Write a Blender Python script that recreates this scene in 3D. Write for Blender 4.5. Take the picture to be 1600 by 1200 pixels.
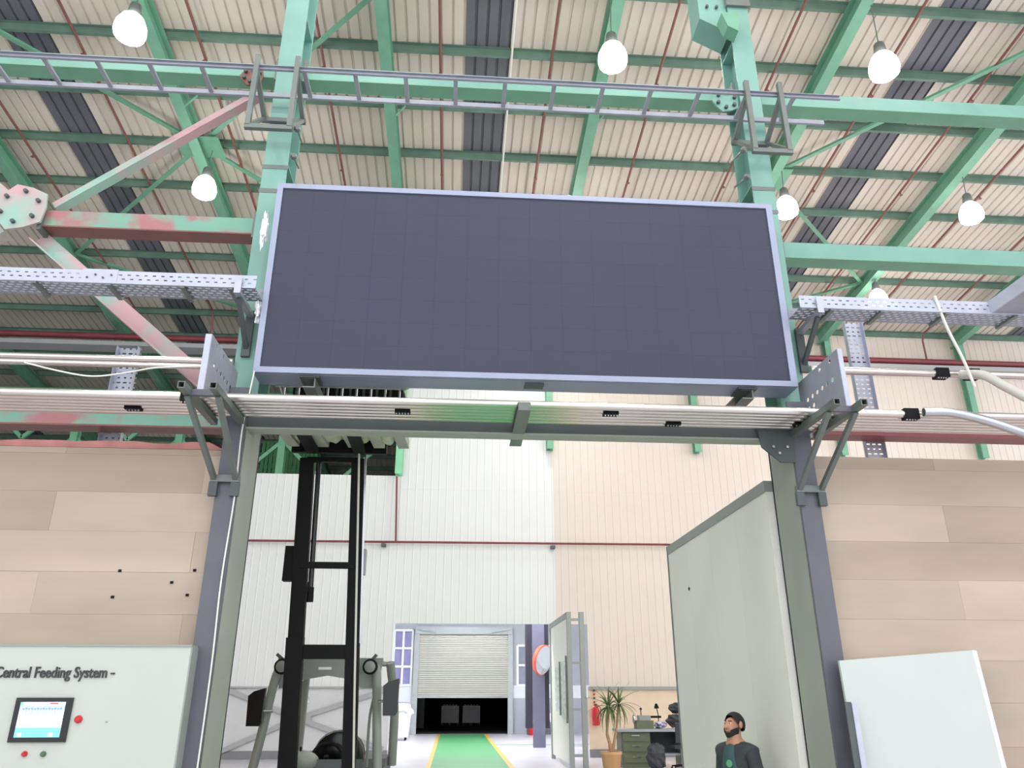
import bpy, math, random
from mathutils import Vector, Matrix
random.seed(7)
S = bpy.context.scene
COL = S.collection
for o in list(bpy.data.objects):
    bpy.data.objects.remove(o)

# ------------------------------------------------------------------ camera
cam_d = bpy.data.cameras.new('camera')
cam_d.sensor_width = 36.0
cam_d.lens = 1207.0 / 1600.0 * 36.0
cam_d.clip_end = 300
cam = bpy.data.objects.new('camera', cam_d)
COL.objects.link(cam)
cam.location = (0, 0, 1.75)
cam.rotation_euler = (math.radians(90 + 21.84), 0, math.radians(-4.1))
S.camera = cam

# ------------------------------------------------------------------ world and exposure
W = bpy.data.worlds.new('world')
S.world = W
W.use_nodes = True
W.node_tree.nodes['Background'].inputs[0].default_value = (0.95, 0.97, 1.0, 1)
W.node_tree.nodes['Background'].inputs[1].default_value = 2.0
S.view_settings.view_transform = 'Standard'
S.view_settings.look = 'None'
S.view_settings.gamma = 1
S.view_settings.use_curve_mapping = False
S.view_settings.exposure = 0.0
LAMP_STRENGTH = 22.0      # high-bay globes
LENS_STRENGTH = 190.0     # open lower face of each high-bay
ANNEX_STRENGTH = 200.0

# ------------------------------------------------------------------ materials
def lin(c):
    c = c / 255.0
    return c / 12.92 if c <= 0.04045 else ((c + 0.055) / 1.055) ** 2.4
def rgb(t):
    return (lin(t[0]), lin(t[1]), lin(t[2]), 1)
M = {}
def mat(name, col, rough=0.6, metal=0.0, var=0.10, scale=3.0, col2=None, lo=0.42, hi=0.58, bump=0.0, emit=0, spec=0.5, stretch=(1, 1, 1), detail=4):
    m = bpy.data.materials.new(name)
    m.use_nodes = True
    nt = m.node_tree
    b = nt.nodes['Principled BSDF']
    b.inputs['Roughness'].default_value = rough
    b.inputs['Metallic'].default_value = metal
    b.inputs['Specular IOR Level'].default_value = spec
    geo = nt.nodes.new('ShaderNodeNewGeometry')
    mp = nt.nodes.new('ShaderNodeMapping')
    mp.inputs['Scale'].default_value = stretch
    nt.links.new(geo.outputs['Position'], mp.inputs['Vector'])
    n = nt.nodes.new('ShaderNodeTexNoise')
    n.inputs['Scale'].default_value = scale
    n.inputs['Detail'].default_value = detail
    nt.links.new(mp.outputs['Vector'], n.inputs['Vector'])
    r = nt.nodes.new('ShaderNodeValToRGB')
    c = rgb(col)
    if col2 is None:
        r.color_ramp.elements[0].position = 0.25
        r.color_ramp.elements[1].position = 0.75
        r.color_ramp.elements[0].color = tuple(x * (1 - var) for x in c[:3]) + (1,)
        r.color_ramp.elements[1].color = tuple(min(1, x * (1 + var)) for x in c[:3]) + (1,)
    else:
        r.color_ramp.elements[0].position = lo
        r.color_ramp.elements[1].position = hi
        r.color_ramp.elements[0].color = c
        r.color_ramp.elements[1].color = rgb(col2)
    nt.links.new(n.outputs['Fac'], r.inputs['Fac'])
    nt.links.new(r.outputs['Color'], b.inputs['Base Color'])
    if bump:
        bp = nt.nodes.new('ShaderNodeBump')
        bp.inputs['Strength'].default_value = bump
        bp.inputs['Distance'].default_value = 0.02
        nt.links.new(n.outputs['Fac'], bp.inputs['Height'])
        nt.links.new(bp.outputs['Normal'], b.inputs['Normal'])
    if emit:
        b.inputs['Emission Color'].default_value = c
        b.inputs['Emission Strength'].default_value = emit
    M[name] = m
    return m
mat('roof_cream', (212, 203, 191), 0.55, var=0.05, scale=0.6)
mat('skylight_dark', (98, 100, 108), 0.4, var=0.10, scale=1.2)
mat('purlin_green', (98, 126, 112), 0.5, var=0.15)
mat('rafter_green', (112, 164, 138), 0.45, var=0.12)
mat('column_green', (124, 168, 157), 0.4, var=0.12, scale=2.0)
mat('beam_green', (116, 164, 151), 0.4, var=0.12, scale=2.0)
mat('beam_rusty', (116, 166, 148), 0.5, col2=(166, 112, 116), scale=2.6, lo=0.44, hi=0.58)
mat('beam_pink', (150, 184, 172), 0.5, col2=(196, 158, 164), scale=1.9, lo=0.36, hi=0.52)
mat('red_pipe', (126, 78, 74), 0.45, var=0.15)
mat('red_main', (126, 58, 66), 0.45, var=0.15)
mat('sheet_white', (222, 223, 222), 0.45, var=0.02, scale=0.5)
mat('sheet_cream', (216, 205, 195), 0.5, var=0.03, scale=0.5)
mat('wall_beige', (222, 202, 176), 0.7, var=0.05)
mat('wall_grey', (206, 206, 208), 0.7, var=0.03)
mat('brace_grey', (168, 168, 170), 0.6, var=0.05)
mat('skirting', (128, 128, 132), 0.6, var=0.05)
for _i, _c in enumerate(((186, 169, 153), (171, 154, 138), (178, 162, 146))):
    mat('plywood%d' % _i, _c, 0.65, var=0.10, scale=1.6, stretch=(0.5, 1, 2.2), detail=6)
mat('gate_grey', (94, 95, 105), 0.45, var=0.10, scale=2.5)
mat('jamb_grey', (158, 162, 153), 0.5, var=0.06, scale=1.5)
mat('dark_steel', (78, 84, 86), 0.45, var=0.12)
mat('bracket_grey', (112, 118, 116), 0.45, metal=0.3, var=0.12)
mat('frame_alu', (152, 158, 182), 0.4, metal=0.25, var=0.06)
mat('led_black', (58, 60, 79), 0.55, var=0.05, scale=1.0, spec=0.35)
mat('galv', (182, 186, 202), 0.4, metal=0.15, var=0.08, scale=6)
mat('galv_dark', (150, 153, 164), 0.45, metal=0.1, var=0.1, scale=6)
mat('pipe_alu', (214, 208, 204), 0.22, metal=0.85, var=0.05, scale=4)
mat('black', (12, 12, 14), 0.6, var=0.1, spec=0.2)
mat('rubber', (20, 20, 21), 0.8, var=0.1)
mat('black_gloss', (16, 17, 20), 0.25, var=0.1)
mat('forklift_grey', (140, 144, 138), 0.45, var=0.08)
mat('forklift_body', (74, 78, 78), 0.45, var=0.08)
mat('steel', (190, 192, 196), 0.25, metal=0.9, var=0.05)
mat('panel_white', (238, 235, 229), 0.5, var=0.025, scale=0.7)
mat('cabinet_white', (190, 195, 188), 0.45, var=0.03, scale=1.0)
mat('board_white', (190, 197, 195), 0.5, var=0.03, scale=1.2)
mat('edge_grey', (150, 155, 152), 0.5, var=0.05)
mat('floor_grey', (206, 202, 210), 0.28, var=0.06, scale=0.8)
mat('lane_green', (84, 164, 108), 0.28, var=0.06, scale=0.8)
mat('lane_yellow', (232, 182, 84), 0.3, var=0.06)
mat('lane_white', (238, 238, 240), 0.3, var=0.03)
mat('annex_wall', (226, 228, 232), 0.6, var=0.03)
mat('annex_grey', (170, 174, 182), 0.6, var=0.04)
mat('shutter', (206, 204, 196), 0.38, metal=0.35, var=0.04)
mat('door_frame', (172, 176, 178), 0.45, var=0.05)
mat('painted_dark', (24, 24, 30), 0.9, var=0.2)  # near-black colour stands in for the darkness of the unlit bay
mat('pane_lavender', (140, 138, 186), 0.2, var=0.1)
mat('pane_grey', (140, 146, 158), 0.2, var=0.1)
mat('blue_column', (104, 106, 128), 0.45, var=0.06)
mat('blue_column_dark', (44, 44, 58), 0.45, var=0.1)
mat('orange', (222, 96, 72), 0.4, var=0.05)
mat('mirror', (225, 228, 230), 0.12, metal=1.0, var=0.01)
mat('paper', (226, 230, 226), 0.6, col2=(186, 196, 194), scale=9, lo=0.45, hi=0.6)
mat('leaf', (94, 116, 70), 0.5, var=0.25, scale=6)
mat('bark', (168, 136, 104), 0.8, var=0.2, scale=12)
mat('terracotta', (204, 160, 112), 0.6, var=0.08)
mat('olive', (104, 112, 88), 0.5, var=0.1)
mat('bag_dark', (58, 60, 66), 0.7, var=0.25, scale=5)
mat('bag_blue', (92, 92, 140), 0.6, col2=(220, 222, 230), scale=11)
mat('plastic_white', (240, 242, 244), 0.3, var=0.04, scale=8, bump=0.3)
mat('red', (196, 34, 42), 0.35, var=0.06)
mat('green_button', (70, 110, 84), 0.35, var=0.05)
mat('letter', (60, 60, 62), 0.5, var=0.05)
mat('letter_blue', (120, 118, 180), 0.5, var=0.05)
mat('hmi_cyan', (120, 200, 226), 0.3, var=0.05, emit=0.55)
mat('hmi_white', (232, 236, 246), 0.3, var=0.02, emit=0.75)
mat('hmi_pink', (228, 190, 206), 0.3, var=0.05, emit=0.6)
mat('hmi_lilac', (170, 186, 226), 0.3, var=0.05, emit=0.6)
mat('hmi_red', (214, 92, 104), 0.3, var=0.05, emit=0.5)
mat('hmi_green', (120, 222, 160), 0.3, var=0.05, emit=0.6)
mat('skin', (198, 146, 122), 0.55, var=0.06, scale=20, spec=0.3)
mat('hair', (34, 32, 30), 0.7, var=0.2, scale=60)
mat('jacket', (58, 62, 68), 0.8, var=0.15, scale=9)
mat('shirt_teal', (62, 88, 92), 0.8, var=0.12, scale=9)
mat('trousers', (52, 54, 64), 0.8, var=0.12)
mat('emblem', (96, 166, 128), 0.6, var=0.05)
mat('eye_white', (232, 228, 222), 0.3, var=0.02)
mat('wood_pallet', (176, 176, 166), 0.8, var=0.15, scale=6)
mat('foam', (196, 200, 176), 0.8, var=0.12, scale=5, bump=0.5)
mat('wrap', (206, 210, 204), 0.35, var=0.1, scale=7, bump=0.4)
mat('blue_bucket', (62, 74, 118), 0.4, var=0.1)
mat('wood', (176, 140, 92), 0.6, var=0.12)
mat('cable_white', (226, 226, 220), 0.5, var=0.03)
mat('hose_grey', (200, 196, 190), 0.4, var=0.06)
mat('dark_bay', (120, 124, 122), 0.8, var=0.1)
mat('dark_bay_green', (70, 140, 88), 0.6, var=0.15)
mat('truss_pale_green', (138, 206, 164), 0.5, var=0.12)
mat('pink_foam', (186, 128, 122), 0.8, var=0.2, scale=5)
mat('lamp_metal', (120, 126, 124), 0.4, metal=0.4)
def emitter(name, col, strength):
    m = bpy.data.materials.new(name)
    m.use_nodes = True
    nt = m.node_tree
    nt.nodes.remove(nt.nodes['Principled BSDF'])
    e = nt.nodes.new('ShaderNodeEmission')
    e.inputs[0].default_value = col + (1,)
    e.inputs[1].default_value = strength
    nt.links.new(e.outputs[0], nt.nodes['Material Output'].inputs[0])
    M[name] = m
emitter('lamp_cool', (0.97, 1.0, 0.93), LAMP_STRENGTH)
emitter('lamp_warm', (1.0, 0.91, 0.87), LAMP_STRENGTH)
emitter('lens_cool', (0.97, 1.0, 0.93), LENS_STRENGTH)
emitter('lens_warm', (1.0, 0.91, 0.87), LENS_STRENGTH)
emitter('lamp_tube', (0.97, 0.97, 1.0), ANNEX_STRENGTH)

# ------------------------------------------------------------------ mesh helpers
ORG = {}
class MB:
    def __init__(self):
        self.v, self.f = [], []
    def add(self, vs, fs):
        o = len(self.v)
        self.v += [Vector(p) for p in vs]
        self.f += [tuple(i + o for i in q) for q in fs]
        return self
    def box(self, x0, x1, y0, y1, z0, z1):
        return self.add([(x0, y0, z0), (x1, y0, z0), (x1, y1, z0), (x0, y1, z0), (x0, y0, z1), (x1, y0, z1), (x1, y1, z1), (x0, y1, z1)],
                        [(0, 3, 2, 1), (4, 5, 6, 7), (0, 1, 5, 4), (1, 2, 6, 5), (2, 3, 7, 6), (3, 0, 4, 7)])
    def bar(self, p, q, w, h, up=(0, 0, 1), du=0.0, ds=0.0):
        p, q, up = Vector(p), Vector(q), Vector(up)
        d = (q - p).normalized()
        s = d.cross(up).normalized()
        u = s.cross(d).normalized()
        a = p + u * du + s * ds
        b = q + u * du + s * ds
        vs = []
        for c in (a, b):
            for i, j in ((-1, -1), (1, -1), (1, 1), (-1, 1)):
                vs.append(c + s * (i * w / 2) + u * (j * h / 2))
        return self.add(vs, [(0, 1, 2, 3), (7, 6, 5, 4), (0, 4, 5, 1), (1, 5, 6, 2), (2, 6, 7, 3), (3, 7, 4, 0)])
    def ibar(self, p, q, w, h, tf=0.02, tw=0.015, up=(0, 0, 1)):
        self.bar(p, q, w, tf, up, du=h / 2 - tf / 2)
        self.bar(p, q, w, tf, up, du=-h / 2 + tf / 2)
        return self.bar(p, q, tw, h - 2 * tf, up)
    def cbar(self, p, q, w, h, t=0.012, up=(0, 0, 1), side=1):
        self.bar(p, q, w, t, up, du=h / 2 - t / 2)
        self.bar(p, q, w, t, up, du=-h / 2 + t / 2)
        return self.bar(p, q, t, h - 2 * t, up, ds=side * (w / 2 - t / 2))
    def tube(self, pts, r, n=10):
        pts = [Vector(p) for p in pts]
        rs = r if isinstance(r, (list, tuple)) else [r] * len(pts)
        vs, fs = [], []
        ref = None
        for i, p in enumerate(pts):
            a = pts[max(i - 1, 0)]
            b = pts[min(i + 1, len(pts) - 1)]
            d = (b - a).normalized()
            if ref is None:
                ref = Vector((0, 0, 1)) if abs(d.z) < 0.9 else Vector((0, 1, 0))
            s = d.cross(ref).normalized()
            u = s.cross(d).normalized()
            ref = u
            for k in range(n):
                t = 2 * math.pi * k / n
                vs.append(p + s * (math.cos(t) * rs[i]) + u * (math.sin(t) * rs[i]))
        for i in range(len(pts) - 1):
            for k in range(n):
                fs.append((i * n + k, i * n + (k + 1) % n, (i + 1) * n + (k + 1) % n, (i + 1) * n + k))
        fs.append(tuple(reversed(range(n))))
        fs.append(tuple((len(pts) - 1) * n + k for k in range(n)))
        return self.add(vs, fs)
    def lathe(self, prof, c, n=20, axis=(0, 0, 1), sx=1.0, sy=1.0):
        c = Vector(c)
        a = Vector(axis).normalized()
        s = a.cross(Vector((0, 1, 0)) if abs(a.y) < 0.9 else Vector((1, 0, 0))).normalized()
        u = a.cross(s).normalized()
        vs, fs = [], []
        for (r, z) in prof:
            for k in range(n):
                t = 2 * math.pi * k / n
                vs.append(c + a * z + s * (math.cos(t) * r * sx) + u * (math.sin(t) * r * sy))
        m = len(prof)
        for i in range(m - 1):
            for k in range(n):
                fs.append((i * n + k, i * n + (k + 1) % n, (i + 1) * n + (k + 1) % n, (i + 1) * n + k))
        fs.append(tuple(reversed(range(n))))
        fs.append(tuple((m - 1) * n + k for k in range(n)))
        return self.add(vs, fs)
    def prism(self, poly, axis, a, b):
        n = len(poly)
        def P(t, w):
            if axis == 'x': return (w, t[0], t[1])
            if axis == 'y': return (t[0], w, t[1])
            return (t[0], t[1], w)
        vs = [P(t, a) for t in poly] + [P(t, b) for t in poly]
        fs = [tuple(range(n)), tuple(range(2 * n - 1, n - 1, -1))]
        for i in range(n):
            fs.append((i, i + n, (i + 1) % n + n, (i + 1) % n))
        return self.add(vs, fs)
    def blob(self, c, rx, ry, rz, jit=0.0, nu=12, nv=8, seed=1, R=None):
        rnd = random.Random(seed)
        c = Vector(c)
        vs, fs = [], []
        for i in range(nv + 1):
            ph = math.pi * i / nv
            for k in range(nu):
                t = 2 * math.pi * k / nu
                j = 1 + rnd.uniform(-jit, jit) if 0 < i < nv else 1
                p = Vector((rx * math.sin(ph) * math.cos(t) * j, ry * math.sin(ph) * math.sin(t) * j, rz * math.cos(ph) * j))
                vs.append(c + (R @ p if R else p))
        for i in range(nv):
            for k in range(nu):
                fs.append((i * nu + k, (i + 1) * nu + k, (i + 1) * nu + (k + 1) % nu, i * nu + (k + 1) % nu))
        return self.add(vs, fs)
    def holed(self, o, u, v, nrm, su, sv, r, t):
        """one rectangular cell of sheet metal with a round hole through it"""
        o, u, v, nrm = Vector(o), Vector(u), Vector(v), Vector(nrm)
        sq = [(1, 0), (1, 1), (0, 1), (-1, 1), (-1, 0), (-1, -1), (0, -1), (1, -1)]
        vs = []
        for w in (-t / 2, t / 2):
            for a, b in sq:
                vs.append(o + u * (a * su / 2) + v * (b * sv / 2) + nrm * w)
            for k in range(8):
                g = k * math.pi / 4
                vs.append(o + u * (math.cos(g) * r) + v * (math.sin(g) * r) + nrm * w)
        fs = []
        for k in range(8):
            j = (k + 1) % 8
            fs.append((k, j, 8 + j, 8 + k))
            fs.append((16 + j, 16 + k, 24 + k, 24 + j))
            fs.append((8 + k, 8 + j, 24 + j, 24 + k))
        return self.add(vs, fs)
    def build(self, name, m, parent=None, smooth=False, origin=None):
        me = bpy.data.meshes.new(name)
        if parent is not None:
            o0 = ORG[parent.name]
        elif origin is not None:
            o0 = Vector(origin)
        else:
            xs = [p.x for p in self.v]; ys = [p.y for p in self.v]; zs = [p.z for p in self.v]
            o0 = Vector(((min(xs) + max(xs)) / 2, (min(ys) + max(ys)) / 2, min(zs)))
        me.from_pydata([tuple(p - o0) for p in self.v], [], self.f)
        me.update()
        if smooth:
            me.polygons.foreach_set('use_smooth', [True] * len(me.polygons))
            try:
                me.set_sharp_from_angle(angle=math.radians(40))
            except Exception:
                pass
        me.materials.append(M[m])
        ob = bpy.data.objects.new(name, me)
        COL.objects.link(ob)
        if parent is not None:
            ob.parent = parent
        else:
            ob.location = o0
        ORG[ob.name] = o0
        return ob
def thing(name, loc, label=None, cat=None, group=None, kind=None):
    o = bpy.data.objects.new(name, None)
    o.empty_display_size = 0.1
    COL.objects.link(o)
    o.location = loc
    ORG[o.name] = Vector(loc)
    tag(o, label, cat, group, kind)
    return o
def tag(o, label=None, cat=None, group=None, kind=None):
    if label: o['label'] = label
    if cat: o['category'] = cat
    if group: o['group'] = group
    if kind: o['kind'] = kind
    return o
def clone(o, parent, off):
    c = o.copy()
    COL.objects.link(c)
    c.parent = parent
    c.location = o.location + Vector(off)
    ORG[c.name] = ORG[o.name]
    return c
def clone_thing(root, loc, label=None):
    r = root.copy()
    COL.objects.link(r)
    r.location = loc
    ORG[r.name] = Vector(loc)
    if label: r['label'] = label
    for ch in list(root.children):
        c = ch.copy(); COL.objects.link(c); c.parent = r
        for g in list(ch.children):
            d = g.copy(); COL.objects.link(d); d.parent = c
    return r
def roof_z(y, off=0.0):
    return 16.75 - 0.1 * y - off

# ------------------------------------------------------------------ floor
fl = MB().box(-28, 26, -12, 60, -0.2, 0.0).build('floor', 'floor_grey')
tag(fl, 'light grey glossy epoxy factory floor', None, None, 'structure')
MB().box(-0.51, 1.50, -2, 39.3, 0.0, 0.004).build('green_lane', 'lane_green', fl)
MB().box(-0.63, -0.51, -2, 39.3, 0.0, 0.004).build('lane_stripe', 'lane_yellow', fl)
MB().box(1.50, 1.64, -2, 39.3, 0.0, 0.004).build('lane_stripe', 'lane_yellow', fl)
MB().box(1.64, 9, 31.2, 31.5, 0.0, 0.004).build('cross_stripe', 'lane_green', fl)

# ------------------------------------------------------------------ roof
ceil = thing('ceiling', (0, 25, 14.25), 'cream corrugated roof with green rafters and purlins', None, None, 'structure')
SW = 1.025
def roof_sheet(y0, y1):
    m = MB()
    n = 4
    p = SW / n
    prof = []
    for i in range(n):
        a = -SW / 2 + i * p
        prof += [(a, 0), (a + 0.195, 0), (a + 0.210, 0.045), (a + 0.241, 0.045)]
    prof.append((SW / 2, 0))
    k = len(prof)
    vs = [(x, y0, roof_z(y0) + z) for x, z in prof] + [(x, y1, roof_z(y1) + z) for x, z in prof]
    fs = [(i, i + k, i + k + 1, i + 1) for i in range(k - 1)]
    return m.add(vs, fs)
near0 = far0 = dark0 = darkf0 = None
for k in range(-24, 22):
    x = 0.42 + k * SW
    sky = k % 10 == 0
    key = 'dark' if sky else 'near'
    if k == -24:
        near0 = roof_sheet(-4, 25.0).build('roof_sheet', 'roof_cream', ceil); near0.location = (x, 0, 0)
        far0 = roof_sheet(25.0, 46).build('roof_sheet', 'roof_cream', ceil); far0.location = (x, 0, 0)
        continue
    if sky:
        if dark0 is None:
            dark0 = roof_sheet(-4, 25.0).build('skylight_strip', 'skylight_dark', ceil); dark0.location = (x, 0, 0)
            darkf0 = roof_sheet(25.0, 46).build('skylight_strip', 'skylight_dark', ceil); darkf0.location = (x, 0, 0)
        else:
            c = clone(dark0, ceil, (0, 0, 0)); c.location = (x, 0, 0)
            if x < -1.9:
                c = clone(darkf0, ceil, (0, 0, 0)); c.location = (x, 0, 0)
        continue
    c = clone(near0, ceil, (0, 0, 0)); c.location = (x, 0, 0)
    if x < -1.5:
        c = clone(far0, ceil, (0, 0, 0)); c.location = (x, 0, 0)
y = 8.62
while y < 45:
    x1 = 22 if y < 25 else -1.95
    z = roof_z(y, 0.1)
    m = MB()
    m.box(-24, x1, y - 0.004, y + 0.004, z - 0.09, z + 0.095)
    m.box(-24, x1, y - 0.07, y, z + 0.087, z + 0.095)
    m.box(-24, x1, y, y + 0.07, z - 0.095, z - 0.087)
    m.build('purlin', 'purlin_green', ceil)
    y += 1.63
for x in (-17.0, -11.95, -6.8, -1.85, 3.03, 8.15, 13.1, 18.2):
    y1 = 24.9 if x > -1.9 else 45.5
    m = MB().ibar((x, 1, roof_z(1, 0.42)), (x, y1, roof_z(y1, 0.42)), 0.26, 0.44, 0.025, 0.02)
    rf = m.build('rafter', 'rafter_green', ceil)
    m = MB()
    for yy in (10.2, 15.1, 20.0):
        m.bar((x, yy, roof_z(yy, 0.64)), (x + 0.33, yy, roof_z(yy, 0.2)), 0.06, 0.02)
    m.build('fly_brace', 'rafter_green', rf)
def rz(x, y): return (x, y, roof_z(y, 0.32))
for a, b in (((-6.8, 16.6), (-11.95, 21.5)), ((-6.8, 16.6), (-11.95, 11.9)), ((-6.8, 16.6), (-1.85, 11.9)), ((-6.8, 16.6), (-1.85, 21.5)),
             ((8.15, 16.8), (13.1, 12.0)), ((8.15, 16.8), (13.1, 21.5)), ((13.1, 21.5), (8.15, 24.7)), ((-11.95, 21.5), (-6.8, 24.7))):
    m = MB().bar(rz(*a), rz(*b), 0.12, 0.012)
    m.bar(rz(*a), rz(*b), 0.012, 0.10, du=0.05)
    m.build('roof_brace', 'rafter_green', ceil)
for x, yy in ((-6.8, 16.6), (8.15, 16.8)):
    MB().prism([(x - 0.55, yy - 0.4), (x + 0.55, yy - 0.4), (x + 0.55, yy + 0.4), (x - 0.55, yy + 0.4)], 'z', roof_z(yy, 0.37), roof_z(yy, 0.35)).build('brace_plate', 'rafter_green', ceil)
MB().tube([(0.96, 2, roof_z(2, 0.24)), (0.96, 24.8, roof_z(24.8, 0.24))], 0.025, 8).build('conduit', 'cable_white', ceil)

# sprinkler branch pipes slung under the purlins
def sprinkler(x):
    m = MB().tube([(0, 6, roof_z(6, 0.28)), (0, 24.45, roof_z(24.45, 0.28)), (0, 24.62, roof_z(24.6, 0.5)), (0, 24.62, 13.05)], 0.032, 8)
    t = thing('sprinkler_pipe', (x, 24.6, 13.0), 'red-brown sprinkler branch pipe slung under the cream roof', 'pipe', 'sprinkler branch pipes under the roof')
    p = MB(); p.v = [q + Vector((x, 0, 0)) for q in m.v]; p.f = m.f
    p.build('pipe', 'red_pipe', t, True)
    for yy in (10.7, 13.9, 17.2, 20.5, 23.7):
        z = roof_z(yy, 0.28)
        h = MB().tube([(x, yy, z + 0.02), (x, yy, z - 0.10)], 0.014, 6)
        h.lathe([(0.004, -0.03), (0.045, -0.028), (0.045, -0.02), (0.01, 0.0)], (x, yy, z - 0.09), 8)
        h.build('sprinkler_head', 'red_pipe', t)
    return t
sp0 = sprinkler(-0.65)
sp0['label'] = 'sprinkler pipe under the roof beside the middle skylight strip, towards the pink braces'
for x, lab in ((-11.2, 'sprinkler pipe outside the dark skylight strip over the pink braces'), (-8.6, 'sprinkler pipe between the skylight strip and the lamps over the pink braces'),
               (-5.95, 'sprinkler pipe between the lamps over the pink braces and the nearest green column'), (-3.3, 'sprinkler pipe passing behind the ladder hanger of the pink-braced column'),
               (1.87, 'sprinkler pipe between the middle skylight strip and the lamp over the ladder'), (4.4, 'sprinkler pipe between the lamp over the ladder and the corbelled column'),
               (7.05, 'sprinkler pipe passing just behind the corbelled column'), (9.6, 'sprinkler pipe between the plain tie beam lamps and the skylight strip beyond the corbel'),
               (12.1, 'sprinkler pipe on the far side of the skylight strip beyond the corbelled column'), (14.4, 'sprinkler pipe just past the outermost lamps beyond the corbelled column'),
               (16.9, 'outermost sprinkler pipe beyond the corbelled column')):
    clone_thing(sp0, (x, 24.6, 13.0), lab)
tag(MB().tube([(-24, 24.55, 12.98), (22, 24.55, 12.90)], 0.11, 14).build('sprinkler_main', 'red_main', None, True),
    'thick dark red sprinkler main running along the back wall under the eaves', 'pipe')
tag(MB().box(-24, 22, 24.35, 24.95, 12.55, 12.70).build('eaves_gutter', 'brace_grey'), 'grey ledge running below the thick red sprinkler main', 'ledge')

# ------------------------------------------------------------------ back wall (Y = 25)
wb = thing('wall_back', (2, 25, 0), 'tall white and cream ribbed sheet wall with a wide doorway', None, None, 'structure')
def clad(x0, x1, z0, z1, m_):
    m = MB()
    n = max(1, round((x1 - x0) / 0.25))
    p = (x1 - x0) / n
    pr = []
    for i in range(n):
        a = x0 + i * p
        pr += [(a, 0.0), (a + p - 0.045, 0.0), (a + p - 0.037, -0.011), (a + p - 0.008, -0.011)]
    pr.append((x1, 0.0))
    k = len(pr)
    yb = 25.0
    vs = [(x, yb + d, z0) for x, d in pr] + [(x, yb + d, z1) for x, d in pr] + [(x0, yb + 0.05, z0), (x1, yb + 0.05, z0), (x0, yb + 0.05, z1), (x1, yb + 0.05, z1)]
    fs = [(i, i + 1, i + k + 1, i + k) for i in range(k - 1)]
    fs += [(2 * k + 1, 2 * k, 2 * k + 2, 2 * k + 3), tuple(range(k - 1, -1, -1)) + (2 * k, 2 * k + 1), tuple(range(k, 2 * k)) + (2 * k + 3, 2 * k + 2), (0, k, 2 * k + 2, 2 * k), (k - 1, 2 * k + 1, 2 * k + 3, 2 * k - 1)]
    m.add(vs, fs).build('cladding_sheet', m_, wb)
x = -25.0
edges = [-1.84 - i * 1.0 for i in range(24)][::-1] + [-0.84, 0.16, 1.16, 2.16, 3.16] + [3.16 + i for i in range(1, 20)]
for a, b in zip(edges[:-1], edges[1:]):
    mm = 'sheet_white' if b <= 3.2 else 'sheet_cream'
    zlo = 3.76 if (a >= -1.9 and b <= 4.2) else 1.95
    if b <= -1.8:
        clad(a, b, zlo, 8.42, mm)
    else:
        clad(a, b, zlo, 7.97, mm)
        clad(a, b, 7.972, 14.22, mm)
MB().box(-25, -1.84, 25.0, 25.05, 0.22, 1.95).build('plinth_panel', 'wall_grey', wb)
MB().box(4.1, 22, 25.0, 25.05, 0.22, 1.95).build('plinth_panel', 'wall_beige', wb)
MB().box(-25, -1.84, 24.97, 25.05, 0.0, 0.22).build('skirting', 'skirting', wb)
MB().box(4.1, 22, 24.97, 25.05, 0.0, 0.22).build('skirting', 'skirting', wb)
MB().box(-25, -1.84, 24.93, 25.0, 1.90, 1.95).build('flashing', 'brace_grey', wb)
MB().box(4.1, 22, 24.93, 25.0, 1.86, 1.95).build('flashing', 'edge_grey', wb)
# diagonal braces on the plinth, joined on a plate
for p, q in (((-6.6, 0.2), (-4.5, 1.08)), ((-4.5, 1.08), (-1.95, 1.86)), ((-6.6, 1.86), (-4.5, 1.08)), ((-4.5, 1.08), (-1.95, 0.25))):
    MB().bar((p[0], 24.93, p[1]), (q[0], 24.93, q[1]), 0.03, 0.13, up=(0, 0, 1)).build('wall_brace', 'brace_grey', wb)
MB().prism([(-4.9, 0.93), (-4.1, 0.93), (-4.1, 1.23), (-4.9, 1.23)], 'y', 24.90, 24.915).build('brace_plate', 'brace_grey', wb)
s = MB().box(-4.95, -4.2, 24.96, 24.98, 1.42, 1.74).build('wall_sign', 'paper'); tag(s, 'small white sign with two rows of violet print on the grey plinth behind the forklift', 'sign')
m = MB()
for zz in (1.50, 1.60):
    for i in range(5):
        m.box(-4.88 + i * 0.13, -4.80 + i * 0.13, 24.953, 24.962, zz, zz + 0.05)
m.build('print_row', 'letter_blue', s)
# green wall posts and girt ends high on the wall
for x in (3.05, 8.1, 13.25, 18.3):
    p = MB().ibar((x, 24.75, 9.35), (x, 24.75, 14.1), 0.22, 0.28, 0.02, 0.015, up=(0, 1, 0)).build('wall_post', 'rafter_green', wb)
MB().ibar((-1.95, 24.85, 8.42), (-1.95, 24.85, 14.1), 0.24, 0.28, 0.02, 0.015, up=(0, 1, 0)).build('wall_post', 'truss_pale_green', wb)
# red pipe along the wall with a riser
rp = thing('wall_pipe', (0, 24.8, 6.2), 'thin red pipe with a riser fixed along the white back wall', 'pipe')
MB().tube([(-14, 24.82, 6.18), (12, 24.82, 6.26)], 0.035, 8).build('run', 'red_main', rp, True)
MB().tube([(-1.92, 24.82, 6.22), (-2.0, 24.82, 8.35)], 0.03, 8).build('riser', 'red_main', rp, True)
for x in (-2.3, 3.1):
    MB().box(x - 0.07, x + 0.07, 24.78, 25.0, 6.08, 6.17).build('pipe_hook', 'dark_steel', rp)

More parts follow.
